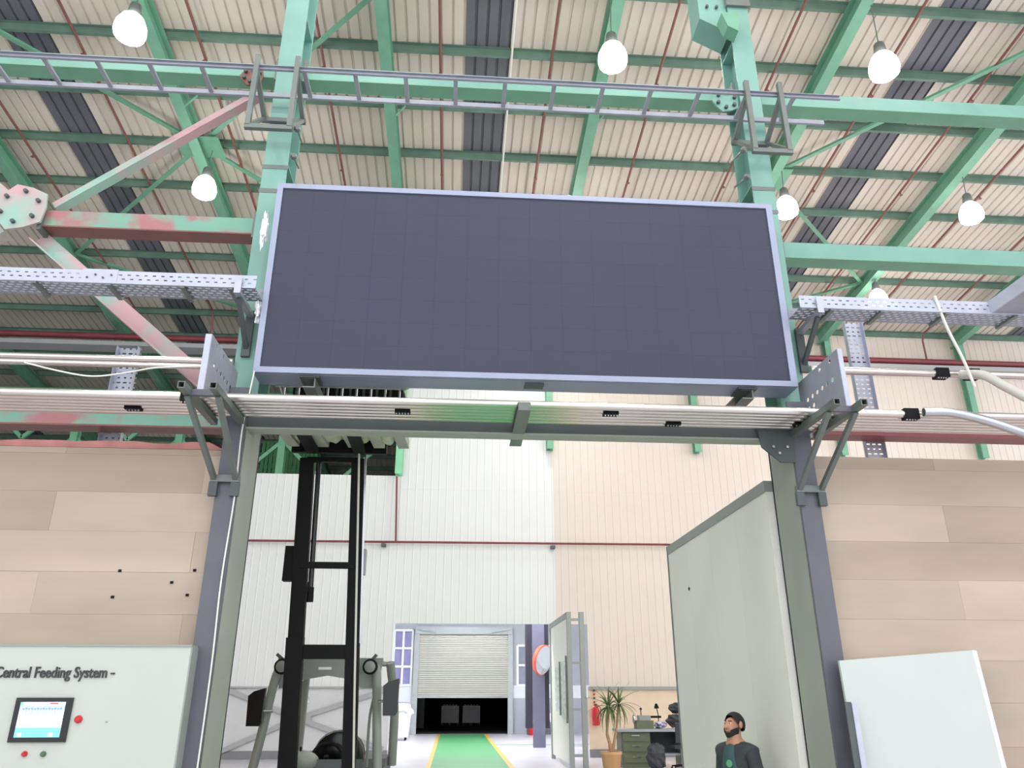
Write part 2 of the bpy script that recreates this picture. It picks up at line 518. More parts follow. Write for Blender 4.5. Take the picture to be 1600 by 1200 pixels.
# dim bay beyond the low part of the back wall
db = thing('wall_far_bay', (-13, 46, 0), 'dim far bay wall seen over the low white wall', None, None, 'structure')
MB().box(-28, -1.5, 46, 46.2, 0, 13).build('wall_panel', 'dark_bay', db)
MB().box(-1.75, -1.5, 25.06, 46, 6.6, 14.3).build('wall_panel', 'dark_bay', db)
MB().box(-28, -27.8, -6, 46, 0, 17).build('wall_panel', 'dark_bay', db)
m = MB()
for i in range(14):
    m.box(-8.3 + i * 0.17, -8.3 + i * 0.17 + 0.13, 32, 32.03, 9.4, 11.7)
m.build('green_cladding', 'dark_bay_green', db)
tr = thing('bay_truss', (-13, 30, 9), 'pale green lattice truss in the dim bay beyond the low white wall', 'truss')
MB().ibar((-22, 30, 12.97), (-2.2, 30, 12.97), 0.2, 0.22).build('top_chord', 'truss_pale_green', tr)
for i, x in enumerate((-19.0, -15.0, -11.0, -7.0)):
    MB().ibar((x, 30, 8.2), (x, 30, 12.86), 0.28, 0.3, up=(0, 1, 0)).build('post', 'truss_pale_green', tr)
    MB().bar((x + 0.1, 30, 12.84), (x + 2.0, 30, 11.0), 0.1, 0.14).build('diagonal', 'truss_pale_green', tr)
    MB().bar((x + 3.9, 30, 12.84), (x + 2.0, 30, 11.0), 0.1, 0.14).build('diagonal', 'truss_pale_green', tr)
    MB().bar((x + 0.1, 30, 11.0), (x + 2.0, 30, 9.2), 0.1, 0.14).build('diagonal', 'truss_pale_green', tr)
    MB().bar((x + 3.9, 30, 11.0), (x + 2.0, 30, 9.2), 0.1, 0.14).build('diagonal', 'truss_pale_green', tr)

# ------------------------------------------------------------------ annex behind the doorway
ax = thing('wall_annex', (0, 39.6, 0), 'pale passage behind the doorway with grey lower walls', None, None, 'structure')
MB().box(-3.6, -3.5, 25.1, 39.6, 0, 6.4).build('wall_panel', 'annex_wall', ax)
MB().box(9.0, 9.1, 25.1, 39.6, 0, 6.4).build('wall_panel', 'annex_wall', ax)
MB().box(-3.6, 9.1, 25.1, 39.6, 6.4, 6.5).build('ceiling_panel', 'annex_wall', ax)
MB().box(-3.6, -2.85, 39.5, 39.7, 0, 6.4).build('wall_panel', 'annex_wall', ax)
MB().box(-2.85, -1.75, 39.5, 39.7, 0, 2.12).build('wall_panel', 'annex_wall', ax)
MB().box(-2.85, -1.75, 39.5, 39.7, 4.60, 6.4).build('wall_panel', 'annex_grey', ax)
MB().box(-1.75, 2.72, 39.5, 39.7, 4.62, 6.4).build('wall_panel', 'annex_grey', ax)
MB().box(2.72, 9, 39.5, 39.7, 0, 1.55).build('wall_panel', 'annex_grey', ax)
MB().box(2.72, 9, 39.5, 39.7, 1.55, 2.12).build('wall_panel', 'annex_wall', ax)
MB().box(2.72, 9, 39.5, 39.7, 3.92, 6.4).build('wall_panel', 'annex_grey', ax)
for (nm, x0, x1, z0, z1, pm, nx, nz) in (('window_1', -2.85, -1.98, 2.12, 4.60, 'pane_lavender', 2, 3), ('window_2', 3.1, 4.9, 2.12, 3.92, 'pane_grey', 3, 2)):
    w = thing(nm, ((x0 + x1) / 2, 39.5, z0), 'white framed window beside the roller shutter', None, None, 'structure')
    m = MB()
    for i in range(nx + 1):
        xx = x0 + (x1 - x0) * i / nx
        m.box(xx - 0.05, xx + 0.05, 39.44, 39.52, z0, z1)
    for i in range(nz + 1):
        zz = z0 + (z1 - z0) * i / nz
        m.box(x0, x1, 39.445, 39.515, zz - 0.05, zz + 0.05)
    m.build('window_frame', 'lane_white', w)
    for i in range(nx):
        for j in range(nz):
            MB().box(x0 + (x1 - x0) * i / nx, x0 + (x1 - x0) * (i + 1) / nx, 39.53, 39.55, z0 + (z1 - z0) * j / nz, z0 + (z1 - z0) * (j + 1) / nz).build('pane', pm, w)
MB().box(-1.98, -1.75, 39.5, 39.7, 2.12, 4.60).build('wall_panel', 'annex_grey', ax)
MB().box(2.72, 3.1, 39.5, 39.7, 2.12, 3.92).build('wall_panel', 'annex_grey', ax)
MB().box(4.9, 9, 39.5, 39.7, 2.12, 3.92).build('wall_panel', 'annex_grey', ax)
# roller shutter
sh = thing('roller_shutter', (0.48, 39.4, 0), 'half raised cream roller shutter at the end of the green lane', 'shutter')
m = MB()
n = 34
for i in range(n):
    z0 = 1.63 + i * (4.45 - 1.63) / n
    z1 = 1.63 + (i + 1) * (4.45 - 1.63) / n
    m.prism([(39.40, z0 + 0.008), (39.36, z0 + 0.02), (39.36, z1 - 0.02), (39.40, z1 - 0.002)], 'x', -1.66, 2.62)
cu = m.build('curtain', 'shutter', sh)
MB().box(-1.66, 2.62, 39.35, 39.42, 1.56, 1.64).build('bottom_rail', 'steel', sh)
MB().box(-1.85, 2.82, 39.15, 39.6, 4.42, 4.75).build('hood', 'door_frame', sh)
for x0 in (-1.88, 2.62):
    MB().box(x0, x0 + 0.24, 39.25, 39.5, 0, 4.45).build('guide_rail', 'door_frame', sh)
    MB().bar((x0 + 0.12, 39.1, 4.65), (x0 + 0.12 + (0.9 if x0 < 0 else -0.9), 39.0, 4.5), 0.05, 0.06).build('stay', 'door_frame', sh)
nb = thing('wall_night_bay', (0.5, 56, 0), 'unlit bay behind the half raised shutter', None, None, 'structure')
MB().box(-6, 7, 56, 56.1, 0, 6).build('wall_panel', 'painted_dark', nb)
MB().box(-6.1, -6, 39.7, 56, 0, 6).build('wall_panel', 'painted_dark', nb)
MB().box(7, 7.1, 39.7, 56, 0, 6).build('wall_panel', 'painted_dark', nb)
MB().box(-6, 7, 39.7, 56, 6, 6.1).build('ceiling_panel', 'painted_dark', nb)
MB().box(-6, 7, 39.8, 56, 0.001, 0.01).build('floor_panel', 'painted_dark', nb)
def crate(x0, label):
    t = thing('pallet_box', (x0 + 0.52, 50.5, 0), label, 'box', 'white boxes behind the shutter')
    m = MB()
    m.box(x0, x0 + 1.04, 50, 51, 0.14, 1.06)
    m.build('box', 'lane_white', t)
    m = MB()
    for d in (0.0, 0.45, 0.92):
        m.box(x0 + d, x0 + d + 0.12, 50, 51, 0.01, 0.14)
    m.build('pallet_foot', 'dark_steel', t)
    m = MB()
    for i in range(5):
        m.box(x0 + 0.1 + i * 0.18, x0 + 0.2 + i * 0.18, 50.1, 50.5, 1.06, 1.14)
    m.build('lid', 'pane_lavender', t)
crate(-0.62, 'white pallet box standing in the dark behind the half raised shutter')
crate(0.64, 'white pallet box standing in the dark behind the half raised shutter')
# strip lamps of the annex
for y in (27.5, 33.0):
    t = thing('strip_lamp', (1.2, y, 6.2), 'long white strip lamp on the passage ceiling', 'lamp', 'passage strip lamps')
    MB().box(-1.2, 3.6, y - 0.1, y + 0.1, 6.24, 6.4).build('housing', 'lane_white', t)
    MB().box(-1.15, 3.55, y - 0.08, y + 0.08, 6.2, 6.24).build('tube', 'lamp_tube', t)
# dark blue column with convex mirror
t = thing('passage_column', (3.09, 29.7, 0), 'slate blue steel column in the passage carrying the round mirror', 'column')
MB().box(2.86, 3.30, 29.55, 29.58, 0.0, 6.3).build('front_flange', 'blue_column', t)
MB().box(2.62, 2.86, 29.6, 29.9, 0.62, 6.3).build('side_plate', 'blue_column_dark', t)
MB().box(3.30, 3.46, 29.6, 29.9, 0.62, 6.3).build('side_plate', 'blue_column_dark', t)
t = thing('convex_mirror', (3.2, 29.3, 2.9), 'round convex traffic mirror with an orange rim on the slate blue column', 'mirror')
ax_ = Vector((-0.75, -1, -0.45)).normalized()
ax2 = Vector((0.95, -0.8, -0.30)).normalized()
MB().lathe([(0.05, -0.20), (0.50, -0.10), (0.53, 0.02), (0.50, 0.05)], (3.2, 29.2, 2.87), 28, axis=ax2).build('housing', 'orange', t, True)
MB().lathe([(0.49, 0.052), (0.40, 0.09), (0.25, 0.12), (0.02, 0.135)], (3.2, 29.2, 2.87), 28, axis=ax2).build('mirror_glass', 'mirror', t, True)
MB().tube([(3.2, 29.4, 2.95), (3.15, 29.56, 2.95)], 0.03).build('arm', 'orange', t)
# door leaf standing open at the doorway
dl = thing('door_2', (3.0, 23, 0), 'tall cream door leaf folded back from the doorway with grey frame', None, None, 'structure')
MB().box(2.96, 3.01, 20.95, 24.7, 0.12, 3.62).build('leaf_panel', 'panel_white', dl)
m = MB()
m.box(2.93, 3.04, 20.85, 20.99, 0, 3.74); m.box(2.93, 3.04, 24.66, 24.8, 0, 3.74); m.box(2.93, 3.04, 20.99, 24.66, 3.60, 3.74)
m.build('leaf_frame', 'edge_grey', dl)
m = MB()
m.box(3.26, 3.38, 20.85, 20.99, 0, 3.74)
for z in (3.52, 2.45, 1.35, 0.3):
    m.box(3.04, 3.26, 20.87, 20.97, z, z + 0.06)
m.build('ladder_frame', 'edge_grey', dl)
for y0, z0, z1, lab in ((22.6, 1.30, 2.45, 'printed sheet nearer the hinge side of the folded-back door leaf'), (21.3, 1.15, 2.55, 'taller printed sheet nearer the free edge of the folded-back door leaf')):
    p = MB().box(2.92, 2.945, y0, y0 + 0.95, z0, z1).build('poster', 'paper'); tag(p, lab, 'poster', 'sheets on the door leaf')
    MB().box(2.915, 2.95, y0 - 0.06, y0, z0 - 0.1, z1 + 0.12).build('edge_strip', 'skirting', p)
# trolley bin with a white bag in the passage
t = thing('trolley_bin', (-2.1, 34.6, 0), 'white wheeled bin topped by a crumpled white sack in the passage', 'bin')
MB().prism([(-2.45, 0.12), (-1.75, 0.12), (-1.65, 1.0), (-2.5, 1.0)], 'y', 34.2, 35.0).build('body', 'annex_wall', t)
for xx in (-2.35, -1.85):
    for yy in (34.3, 34.9):
        MB().lathe([(0.07, -0.03), (0.07, 0.03)], (xx, yy, 0.072), 12, axis=(1, 0, 0)).build('wheel', 'rubber', t)
MB().blob((-2.05, 34.6, 1.12), 0.5, 0.4, 0.24, 0.25, 14, 8, 5).build('sack', 'plastic_white', t)
MB().tube([(-2.5, 35.0, 1.0), (-2.6, 35.1, 1.4), (-1.7, 35.1, 1.4), (-1.65, 35.0, 1.0)], 0.025, 8).build('handle', 'steel', t)
# parked bits on the far right of the passage
t = thing('spill_cart', (4.1, 38.5, 0), 'low white cart with a red drum against the grey passage wall', 'cart')
MB().box(3.4, 5.0, 38.2, 38.9, 0.55, 0.9).build('tray', 'lane_white', t)
for xx in (3.5, 4.9):
    for yy in (38.3, 38.8):
        MB().box(xx - 0.04, xx + 0.04, yy - 0.04, yy + 0.04, 0.0, 0.55).build('leg', 'dark_steel', t)
MB().lathe([(0.24, 0), (0.26, 0.1), (0.26, 0.42), (0.2, 0.5)], (3.75, 38.35, 0.0), 16).build('drum', 'red', t, True)

# ------------------------------------------------------------------ high-bay lamps under the rafters
def high_bay(x, y, warm, label, z=13.4):
    t = thing('high_bay_lamp', (x, y, z - 0.3), label, 'lamp', 'high-bay lamps under the rafters')
    MB().lathe([(0.27, -0.24), (0.29, -0.14), (0.27, 0.0), (0.20, 0.16), (0.12, 0.24)], (x, y, z), 18).build('globe', 'lamp_warm' if warm else 'lamp_cool', t, True)
    MB().lathe([(0.12, -0.30), (0.22, -0.285), (0.265, -0.245)], (x, y, z), 18).build('lens', 'lens_warm' if warm else 'lens_cool', t, True)
    MB().lathe([(0.12, 0.242), (0.13, 0.26), (0.10, 0.50), (0.05, 0.55)], (x, y, z), 14).build('ballast_housing', 'lamp_metal', t, True)
    MB().tube([(x, y, z + 0.53), (x + 0.03, y, roof_z(y, 0.65))], 0.012, 6).build('hanger', 'lamp_metal', t)
high_bay(-6.35, 11.45, False, 'glowing high-bay lamp over the pink braced bay, next to the roof skylight strip')
high_bay(-6.43, 16.4, False, 'glowing high-bay lamp hanging at the roof brace node beyond the pink brace')
high_bay(2.80, 11.5, False, 'glowing high-bay lamp above the middle of the cable ladder')
high_bay(8.23, 11.36, True, 'glowing high-bay lamp above the plain green tie beam')
high_bay(8.23, 16.2, True, 'glowing high-bay lamp beside the top corner of the dark display')
high_bay(13.12, 16.1, True, 'glowing high-bay lamp over the far end of the plain green tie beam')
high_bay(13.1, 20.8, True, 'small distant lamp half hidden by the perforated cable tray')
for x, y, w in ((2.8, 18.0, True), (2.8, 22.0, False), (-1.8, 6.6, False), (-1.8, 1.8, False), (-6.4, 6.6, False), (2.8, 6.6, False), (8.2, 6.6, True), (-6.4, 1.8, False), (2.8, 1.8, False), (8.2, 1.8, True), (2.8, -3.0, False)):  # all unseen; first pair hides behind the display, next pair added to brighten the partition
    high_bay(x, y, w, 'unseen high-bay lamp hanging under a rafter')

high_bay(-14, 36, False, 'unseen added high-bay lamp brightening the dim bay beyond the low white wall', 10.0)  # added out of sight to lift the darkness of the far bay

# ------------------------------------------------------------------ green building columns and ties
def green_column(x, label):
    t = thing('steel_column', (x, 7.1, 4.075), label, 'column', 'green building columns')
    MB().box(x - 0.125, x + 0.125, 6.90, 6.92, 4.31, 15.5).build('front_flange', 'column_green', t)
    MB().box(x - 0.125, x + 0.125, 7.28, 7.30, 4.075, 15.5).build('rear_flange', 'column_green', t)
    MB().box(x - 0.008, x + 0.008, 6.92, 7.28, 4.075, 15.5).build('web', 'column_green', t)
    for z in (6.98, 9.05, 5.3):
        MB().box(x - 0.12, x + 0.12, 6.92, 7.28, z, z + 0.015).build('stiffener', 'column_green', t)
    for z in (7.43, 6.9, 6.6):
        MB().box(x - 0.135, x + 0.135, 6.895, 6.90, z, z + 0.05).build('joint_strip', 'bracket_grey', t)
    return t
cl = green_column(-2.02, 'pale green steel column carrying the pink rusty braces')
cr = green_column(3.28, 'pale green steel column with a bolted corbel near its top')
# corbel on the second column
MB().prism([(2.80, 9.42), (3.15, 9.22), (3.15, 10.2), (2.80, 10.2)], 'y', 6.93, 7.27).build('corbel', 'column_green', cr)
MB().prism([(2.99, 9.30), (3.05, 9.10), (3.17, 9.03), (3.20, 9.34)], 'y', 6.72, 6.90).build('gusset', 'rafter_green', cr)
MB().box(3.13, 3.43, 6.86, 6.90, 9.60, 10.3).build('splice_plate', 'bracket_grey', cr)
for i in range(4):
    MB().lathe([(0.02, 0), (0.02, 0.03)], (2.9 + 0.12 * (i % 2), 6.92, 9.6 + 0.2 * (i // 2)), 6, axis=(0, -1, 0)).build('bolt', 'dark_steel', cr)
def tie(x0, x1, z, h, m_, label, group=None, m2=None, y=7.1):
    t = thing('tie_beam', ((x0 + x1) / 2, y, z - h / 2), label, 'beam', group)
    MB().bar((x0, y, z), (x1, y, z), 0.16, h).build('beam', m_, t)
    MB().box(x0, x1, y - 0.10, y + 0.10, z - h / 2 - 0.015, z - h / 2).build('bottom_plate', m2 or m_, t)
    for x in (x0, x1):
        MB().box(x - 0.02, x + 0.02, y - 0.12, y + 0.12, z - h / 2 - 0.06, z + h / 2 + 0.06).build('end_plate', 'bracket_grey', t)
    return t
tie(-9.0, -2.17, 8.33, 0.19, 'beam_green', 'green tie beam running from the rust-plated column joint behind the cable ladder', m2='rafter_green')
tie(-1.87, 3.13, 8.33, 0.19, 'beam_green', 'green tie beam between the two pale green columns behind the cable ladder', m2='rafter_green')
tie(3.43, 9.0, 8.31, 0.19, 'beam_green', 'plain green tie beam leaving the corbelled column beyond the ladder end', m2='rafter_green')
tie(-4.30, -2.17, 6.26, 0.19, 'beam_rusty', 'green tie beam with red rust patches ending at the round gusset plate', m2='red_pipe')
tie(3.43, 9.0, 6.23, 0.19, 'beam_green', 'green tie beam starting beside the edge of the dark display', m2='rafter_green')
tie(-9.0, -2.17, 4.14, 0.17, 'beam_rusty', 'red and green rusty tie beam just above the plywood wall with the control cabinet', m2='red_pipe')
tie(3.43, 9.0, 4.23, 0.19, 'red_main', 'dark red tie beam just above the plywood wall with the leaning sheet', m2='red_main')
# round gussets at column joints
def gusset(x, z, r, label, m_='beam_pink', y=6.95):
    t = thing('gusset_plate', (x, y, z), label, 'plate')
    pts = [(x + r * math.cos(a * math.pi / 5) * (1.05 if a % 2 else 0.92), z + r * math.sin(a * math.pi / 5) * (1.05 if a % 2 else 0.92)) for a in range(10)]
    MB().prism(pts, 'y', y - 0.012, y + 0.012).build('plate', m_, t)
    for a in range(6):
        g = a * math.pi / 3 + 0.4
        MB().lathe([(0.022, 0), (0.022, 0.035), (0.012, 0.036)], (x + r * 0.68 * math.cos(g), y - 0.012, z + r * 0.68 * math.sin(g)), 6, axis=(0, -1, 0)).build('bolt', 'dark_steel', t)
gusset(-4.50, 6.33, 0.27, 'rounded pale gusset plate with bolts where the pink braces meet')
gusset(-2.42, 8.17, 0.13, 'small rusty plate with two bolts beside the pale green column', 'red_pipe')
gusset(3.00, 8.17, 0.16, 'rounded green plate on the tie beam beside the corbelled column', 'column_green')
def brace(p, q, label, m_='beam_pink'):
    t = thing('cross_brace', (p[0], 7.1, min(p[1], q[1])), label, 'brace')
    MB().bar((p[0], 7.1, p[1]), (q[0], 7.1, q[1]), 0.02, 0.16, up=(0, 0, 1), ds=-0.06).build('web', m_, t)
    MB().bar((p[0], 7.1, p[1]), (q[0], 7.1, q[1]), 0.12, 0.015, up=(0, 0, 1), du=-0.08).build('flange', m_, t)
brace((-4.28, 6.47), (-2.42, 8.07), 'pink and green diagonal brace rising from the round gusset to the column joint')
brace((-4.35, 6.10), (-2.20, 4.33), 'pink and green diagonal brace falling from the round gusset behind the cable tray')
brace((-4.68, 6.45), (-6.8, 8.2), 'pink brace stub leaving the round gusset away from the display', 'beam_pink')
brace((-4.70, 6.15), (-6.8, 4.4), 'lower pink brace leaving the round gusset away from the display', 'beam_pink')

# ------------------------------------------------------------------ gate: columns, lintel, plywood walls
def gate_column(x0, x1, inner, label):
    t = thing('gate_column', ((x0 + x1) / 2, 6.9, 0), label, 'column', 'grey gate columns')
    MB().box(x0, x1, 6.60, 6.63, 0, 4.30).build('face_plate', 'gate_grey', t)
    if inner > 0:
        MB().box(x1 - 0.03, x1, 6.64, 7.16, 0, 4.07).build('jamb_plate', 'jamb_grey', t)
        MB().box(x0, x0 + 0.02, 6.63, 7.16, 0, 4.07).build('back_plate', 'gate_grey', t)
    else:
        MB().box(x0, x0 + 0.03, 6.64, 7.16, 0, 4.07).build('jamb_plate', 'jamb_grey', t)
        MB().box(x1 - 0.02, x1, 6.63, 7.16, 0, 4.07).build('back_plate', 'gate_grey', t)
    MB().box(x0, x1, 7.14, 7.17, 0, 4.07).build('rear_plate', 'gate_grey', t)
    return t
gcl = gate_column(-2.055, -1.877, 1, 'grey steel gate column beside the control cabinet')
gcr = gate_column(3.06, 3.24, -1, 'grey steel gate column beside the leaning white sheet')
t = thing('gate_lintel', (0.59, 6.7, 3.93), 'dark grey steel lintel across the gate under the pipes', 'beam')
MB().box(-1.877, 3.06, 6.62, 6.64, 3.93, 4.12).build('web', 'dark_steel', t)
MB().box(-1.877, 3.06, 6.60, 6.76, 3.915, 3.93).build('bottom_flange', 'jamb_grey', t)
MB().box(-1.877, 3.06, 6.60, 6.76, 4.12, 4.135).build('top_flange', 'dark_steel', t)
MB().prism([(2.72, 4.12), (3.06, 4.12), (3.06, 3.70), (2.92, 3.70), (2.76, 3.84)], 'y', 6.575, 6.60).build('end_plate', 'dark_steel', t)
for xx, zz in ((2.86, 3.84), (2.91, 3.78), (2.99, 3.84), (2.86, 4.04), (2.99, 4.04)):
    MB().lathe([(0.014, 0), (0.014, 0.02)], (xx, 6.575, zz), 6, axis=(0, -1, 0)).build('bolt', 'steel', t)
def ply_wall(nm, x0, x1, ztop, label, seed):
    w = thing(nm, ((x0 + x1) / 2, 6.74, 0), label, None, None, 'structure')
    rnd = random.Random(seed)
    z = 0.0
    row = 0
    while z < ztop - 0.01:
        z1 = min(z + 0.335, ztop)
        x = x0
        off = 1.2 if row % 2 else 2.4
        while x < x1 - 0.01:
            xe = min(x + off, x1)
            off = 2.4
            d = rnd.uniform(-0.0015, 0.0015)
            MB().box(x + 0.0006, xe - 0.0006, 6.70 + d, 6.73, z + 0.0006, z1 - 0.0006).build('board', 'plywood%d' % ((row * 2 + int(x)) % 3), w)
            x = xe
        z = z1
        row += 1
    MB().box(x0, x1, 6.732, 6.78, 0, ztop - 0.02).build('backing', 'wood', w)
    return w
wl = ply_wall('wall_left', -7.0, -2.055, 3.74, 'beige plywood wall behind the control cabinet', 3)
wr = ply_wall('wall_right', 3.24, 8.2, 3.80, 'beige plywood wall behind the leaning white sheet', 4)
rnd = random.Random(2)
m = MB()
xs = [-7.0 + i * 0.16 for i in range(31)]
poly = [(-7.0, 3.742)] + [(-2.06, 3.742)] + [(x, 3.80 + rnd.uniform(-0.012, 0.012)) for x in reversed(xs)]
m.prism(poly, 'y', 6.70, 6.78)
m.build('pink_foam_strip', 'pink_foam', wl)
for x, z in ((-2.76, 2.69), (-2.16, 2.70), (-2.78, 2.48), (-2.19, 2.50), (-2.33, 2.60)):
    MB().box(x - 0.012, x + 0.012, 6.692, 6.70, z - 0.01, z + 0.01).build('screw_hole', 'black', wl)

# ------------------------------------------------------------------ LED display
led = thing('led_display', (0.66, 6.75, 4.45), 'large blank dark LED display with an aluminium frame over the gate', 'display')
X0, X1, Z0, Z1 = -1.88, 3.197, 4.455, 6.51
m = MB().box(X0, X1, 6.60, 6.64, Z0, Z0 + 0.055); m.build('frame_rail', 'frame_alu', led)
MB().box(X0, X1, 6.60, 6.64, Z1 - 0.055, Z1).build('frame_rail', 'frame_alu', led)
MB().box(X0, X0 + 0.055, 6.60, 6.64, Z0 + 0.055, Z1 - 0.055).build('frame_rail', 'frame_alu', led)
MB().box(X1 - 0.065, X1, 6.60, 6.64, Z0 + 0.055, Z1 - 0.055).build('frame_rail', 'frame_alu', led)
cx, cz = 16, 8
w_, h_ = (X1 - X0 - 0.12) / cx, (Z1 - Z0 - 0.11) / cz
mod0 = None
for i in range(cx):
    for j in range(cz):
        ox, oz = X0 + 0.055 + i * w_, Z0 + 0.055 + j * h_
        if mod0 is None:
            mod0 = MB().box(ox + 0.0003, ox + w_ - 0.0003, 6.615, 6.65, oz + 0.0003, oz + h_ - 0.0003).build('led_module', 'led_black', led)
        else:
            clone(mod0, led, (i * w_, 0, j * h_))
MB().box(X0, X1, 6.652, 6.82, Z0, Z1 - 0.002).build('back_box', 'jamb_grey', led)
MB().box(X0, X1, 6.642, 6.90, Z0 - 0.004, Z0 + 0.012).build('bottom_sheet', 'frame_alu', led)
for x in (-1.52, 0.74, 2.46, -0.4):
    MB().box(x - 0.035, x + 0.035, 6.64, 6.70, Z1, Z1 + 0.03).build('lifting_lug', 'black', led)
MB().box(0.60, 0.78, 6.68, 6.80, Z0 - 0.02, Z0 - 0.004).build('bottom_handle', 'dark_steel', led)
MB().box(X1 - 0.02, X1 + 0.03, 6.66, 6.82, Z0 + 0.1, Z1 - 0.1).build('side_cover', 'dark_steel', led)
# arms carrying the display and pipes, running back from it
for x, lab in ((-1.38, 'grey channel arm under the display above the raised pallet'), (2.72, 'grey channel arm under the display beside the lintel end plate')):
    t = thing('display_arm', (x, 7.1, 4.33), lab, 'bracket', 'display support arms')
    MB().cbar((x, 6.66, 4.39), (x, 7.12, 4.39), 0.11, 0.10, 0.012).build('channel', 'bracket_grey', t)
    MB().box(x - 0.09, x + 0.09, 6.64, 6.86, 4.432, 4.446).build('shoe_plate', 'dark_steel', t)
t = thing('pipe_saddle', (0.53, 6.5, 3.95), 'grey steel channel crossing under the aluminium pipes at midspan', 'bracket')
MB().cbar((0.53, 5.98, 3.955), (0.53, 6.98, 3.955), 0.11, 0.07, 0.008).build('channel', 'bracket_grey', t)
MB().box(0.48, 0.58, 5.97, 5.98, 3.92, 3.99).build('end_cap', 'bracket_grey', t)
# crumpled plastic film left on the display edges
for k, (c, rr, lab) in enumerate((((-1.97, 6.66, 5.98), (0.03, 0.04, 0.18), 'strip of shiny clear film hanging beside the upper frame edge of the display'),
                                ((-1.92, 6.66, 5.10), (0.03, 0.04, 0.10), 'scrap of white film at the lower frame edge of the display'),
                                ((1.06, 6.72, 6.548), (0.06, 0.03, 0.035), 'curl of white film on top of the display near the lifting lug'),
                                ((1.45, 6.72, 6.54), (0.13, 0.03, 0.028), 'flat white film scrap lying along the top of the display'))):
    tag(MB().blob(c, *rr, 0.5, 12, 10, 20 + k).build('film_scrap', 'plastic_white'), lab, 'film')

# ------------------------------------------------------------------ aluminium pipes and their brackets
ys = [6.14 + 0.077 * i for i in range(6)]
names = ['nearest the arm tips', 'second from the arm tips', 'third from the arm tips', 'fourth from the arm tips', 'fifth from the arm tips', 'against the lintel']
for yv, nm in zip(ys, names):
    tag(MB().tube([(-7, yv, 4.03), (8, yv, 4.03)], 0.035, 14).build('aluminium_pipe', 'pipe_alu', None, True), 'polished aluminium pipe of the gate pipe rack, ' + nm, 'pipe', 'pipes of the gate rack')
for zz, nm in ((4.66, 'upper'), (4.60, 'lower')):
    tag(MB().tube([(-7, 6.86, zz), (-2.15, 6.86, zz)], 0.029, 12).build('aluminium_pipe', 'pipe_alu', None, True), nm + ' aluminium pipe of the high pair entering the display from the cabinet bay', 'pipe', 'high pipe pair')
tag(MB().tube([(3.42, 6.76, 4.70), (8.5, 6.76, 4.70)], 0.04, 12).build('aluminium_pipe', 'pipe_alu', None, True), 'single aluminium pipe above the dark red tie beam', 'pipe')
def clamp(x, y0, y1, z, lab):
    t = thing('pipe_clamp', (x, (y0 + y1) / 2, z - 0.06), lab, 'clamp', 'black pipe clamps')
    MB().box(x - 0.065, x + 0.065, y0, y1, z - 0.05, z + 0.045).build('body', 'black', t)
    n = 5
    for i in range(n):
        xx = x - 0.05 + i * 0.025
        MB().lathe([(0.008, 0), (0.008, 0.012)], (xx, y0 + 0.02, z - 0.062), 6).build('screw', 'steel', t)
for x, i, lab in ((-2.76, 3, 'black bolted clamp on the pipe rack above the cabinet bay'), (-0.49, 2, 'black bolted clamp on the pipe rack below the raised pallet'), (1.30, 1, 'black bolted clamp on the pipe rack past the midspan channel'),
                  (1.91, 4, 'black bolted clamp on the rack pipe close to the lintel'), (3.95, 0, 'black bolted clamp where the bright hose leaves the rack'), (3.06, 3, 'black bolted clamp tucked between the bracket arms')):
    clamp(x, ys[i] - 0.038, ys[i] + 0.038, 4.03, lab)
clamp(-2.23, ys[0] - 0.038, ys[0] + 0.038, 4.03, 'black bolted clamp beside the bracket arm near the cabinet')
clamp(4.75, 6.71, 6.81, 4.70, 'black clamp on the single pipe before the hose joint')
clamp(5.07, 6.71, 6.81, 4.70, 'black clamp on the single pipe after the hose joint')
def square_tube(m, p, q, w):
    """hollow square tube: four walls, open at both ends"""
    t = 0.006
    m.bar(p, q, w, t, du=w / 2 - t / 2); m.bar(p, q, w, t, du=-w / 2 + t / 2)
    m.bar(p, q, t, w - 2 * t, ds=w / 2 - t / 2); m.bar(p, q, t, w - 2 * t, ds=-w / 2 + t / 2)
    return m
def pipe_bracket(xa, xb, xf0, xf1, lab):
    t = thing('pipe_bracket', ((xa + xb) / 2, 6.5, 3.4), lab, 'bracket', 'pipe rack brackets')
    for x, xf in ((xa, xf0), (xb, xf1)):
        square_tube(MB(), (x, 5.70, 3.965), (x, 6.60, 3.965), 0.055).build('arm', 'bracket_grey', t)
        MB().box(x - 0.02, x + 0.02, 5.78, 5.79, 3.945, 3.985).build('arm_bore_dark', 'black', t)  # black square stands in for the shade inside the open tube end
        MB().bar((x, 5.86, 3.935), (xf, 6.575, 3.44), 0.04, 0.04).build('strut', 'bracket_grey', t)
    MB().box(xa + 0.028, xb - 0.028, 5.86, 5.90, 3.94, 3.99).build('cross_bar', 'gate_grey', t)
    MB().box(min(xf0, xf1) - 0.03, max(xf0, xf1) + 0.03, 6.55, 6.598, 3.42, 3.48).build('foot_bar', 'bracket_grey', t)
    for x in (xf0, xf1):
        MB().box(x - 0.035, x + 0.035, 6.555, 6.598, 3.30, 3.42).build('foot_cleat', 'dark_steel', t)
pipe_bracket(-2.15, -1.91, -2.07, -1.89, 'grey tube bracket on the gate column by the control cabinet')
pipe_bracket(3.07, 3.30, 3.05, 3.25, 'grey tube bracket on the gate column by the leaning sheet')
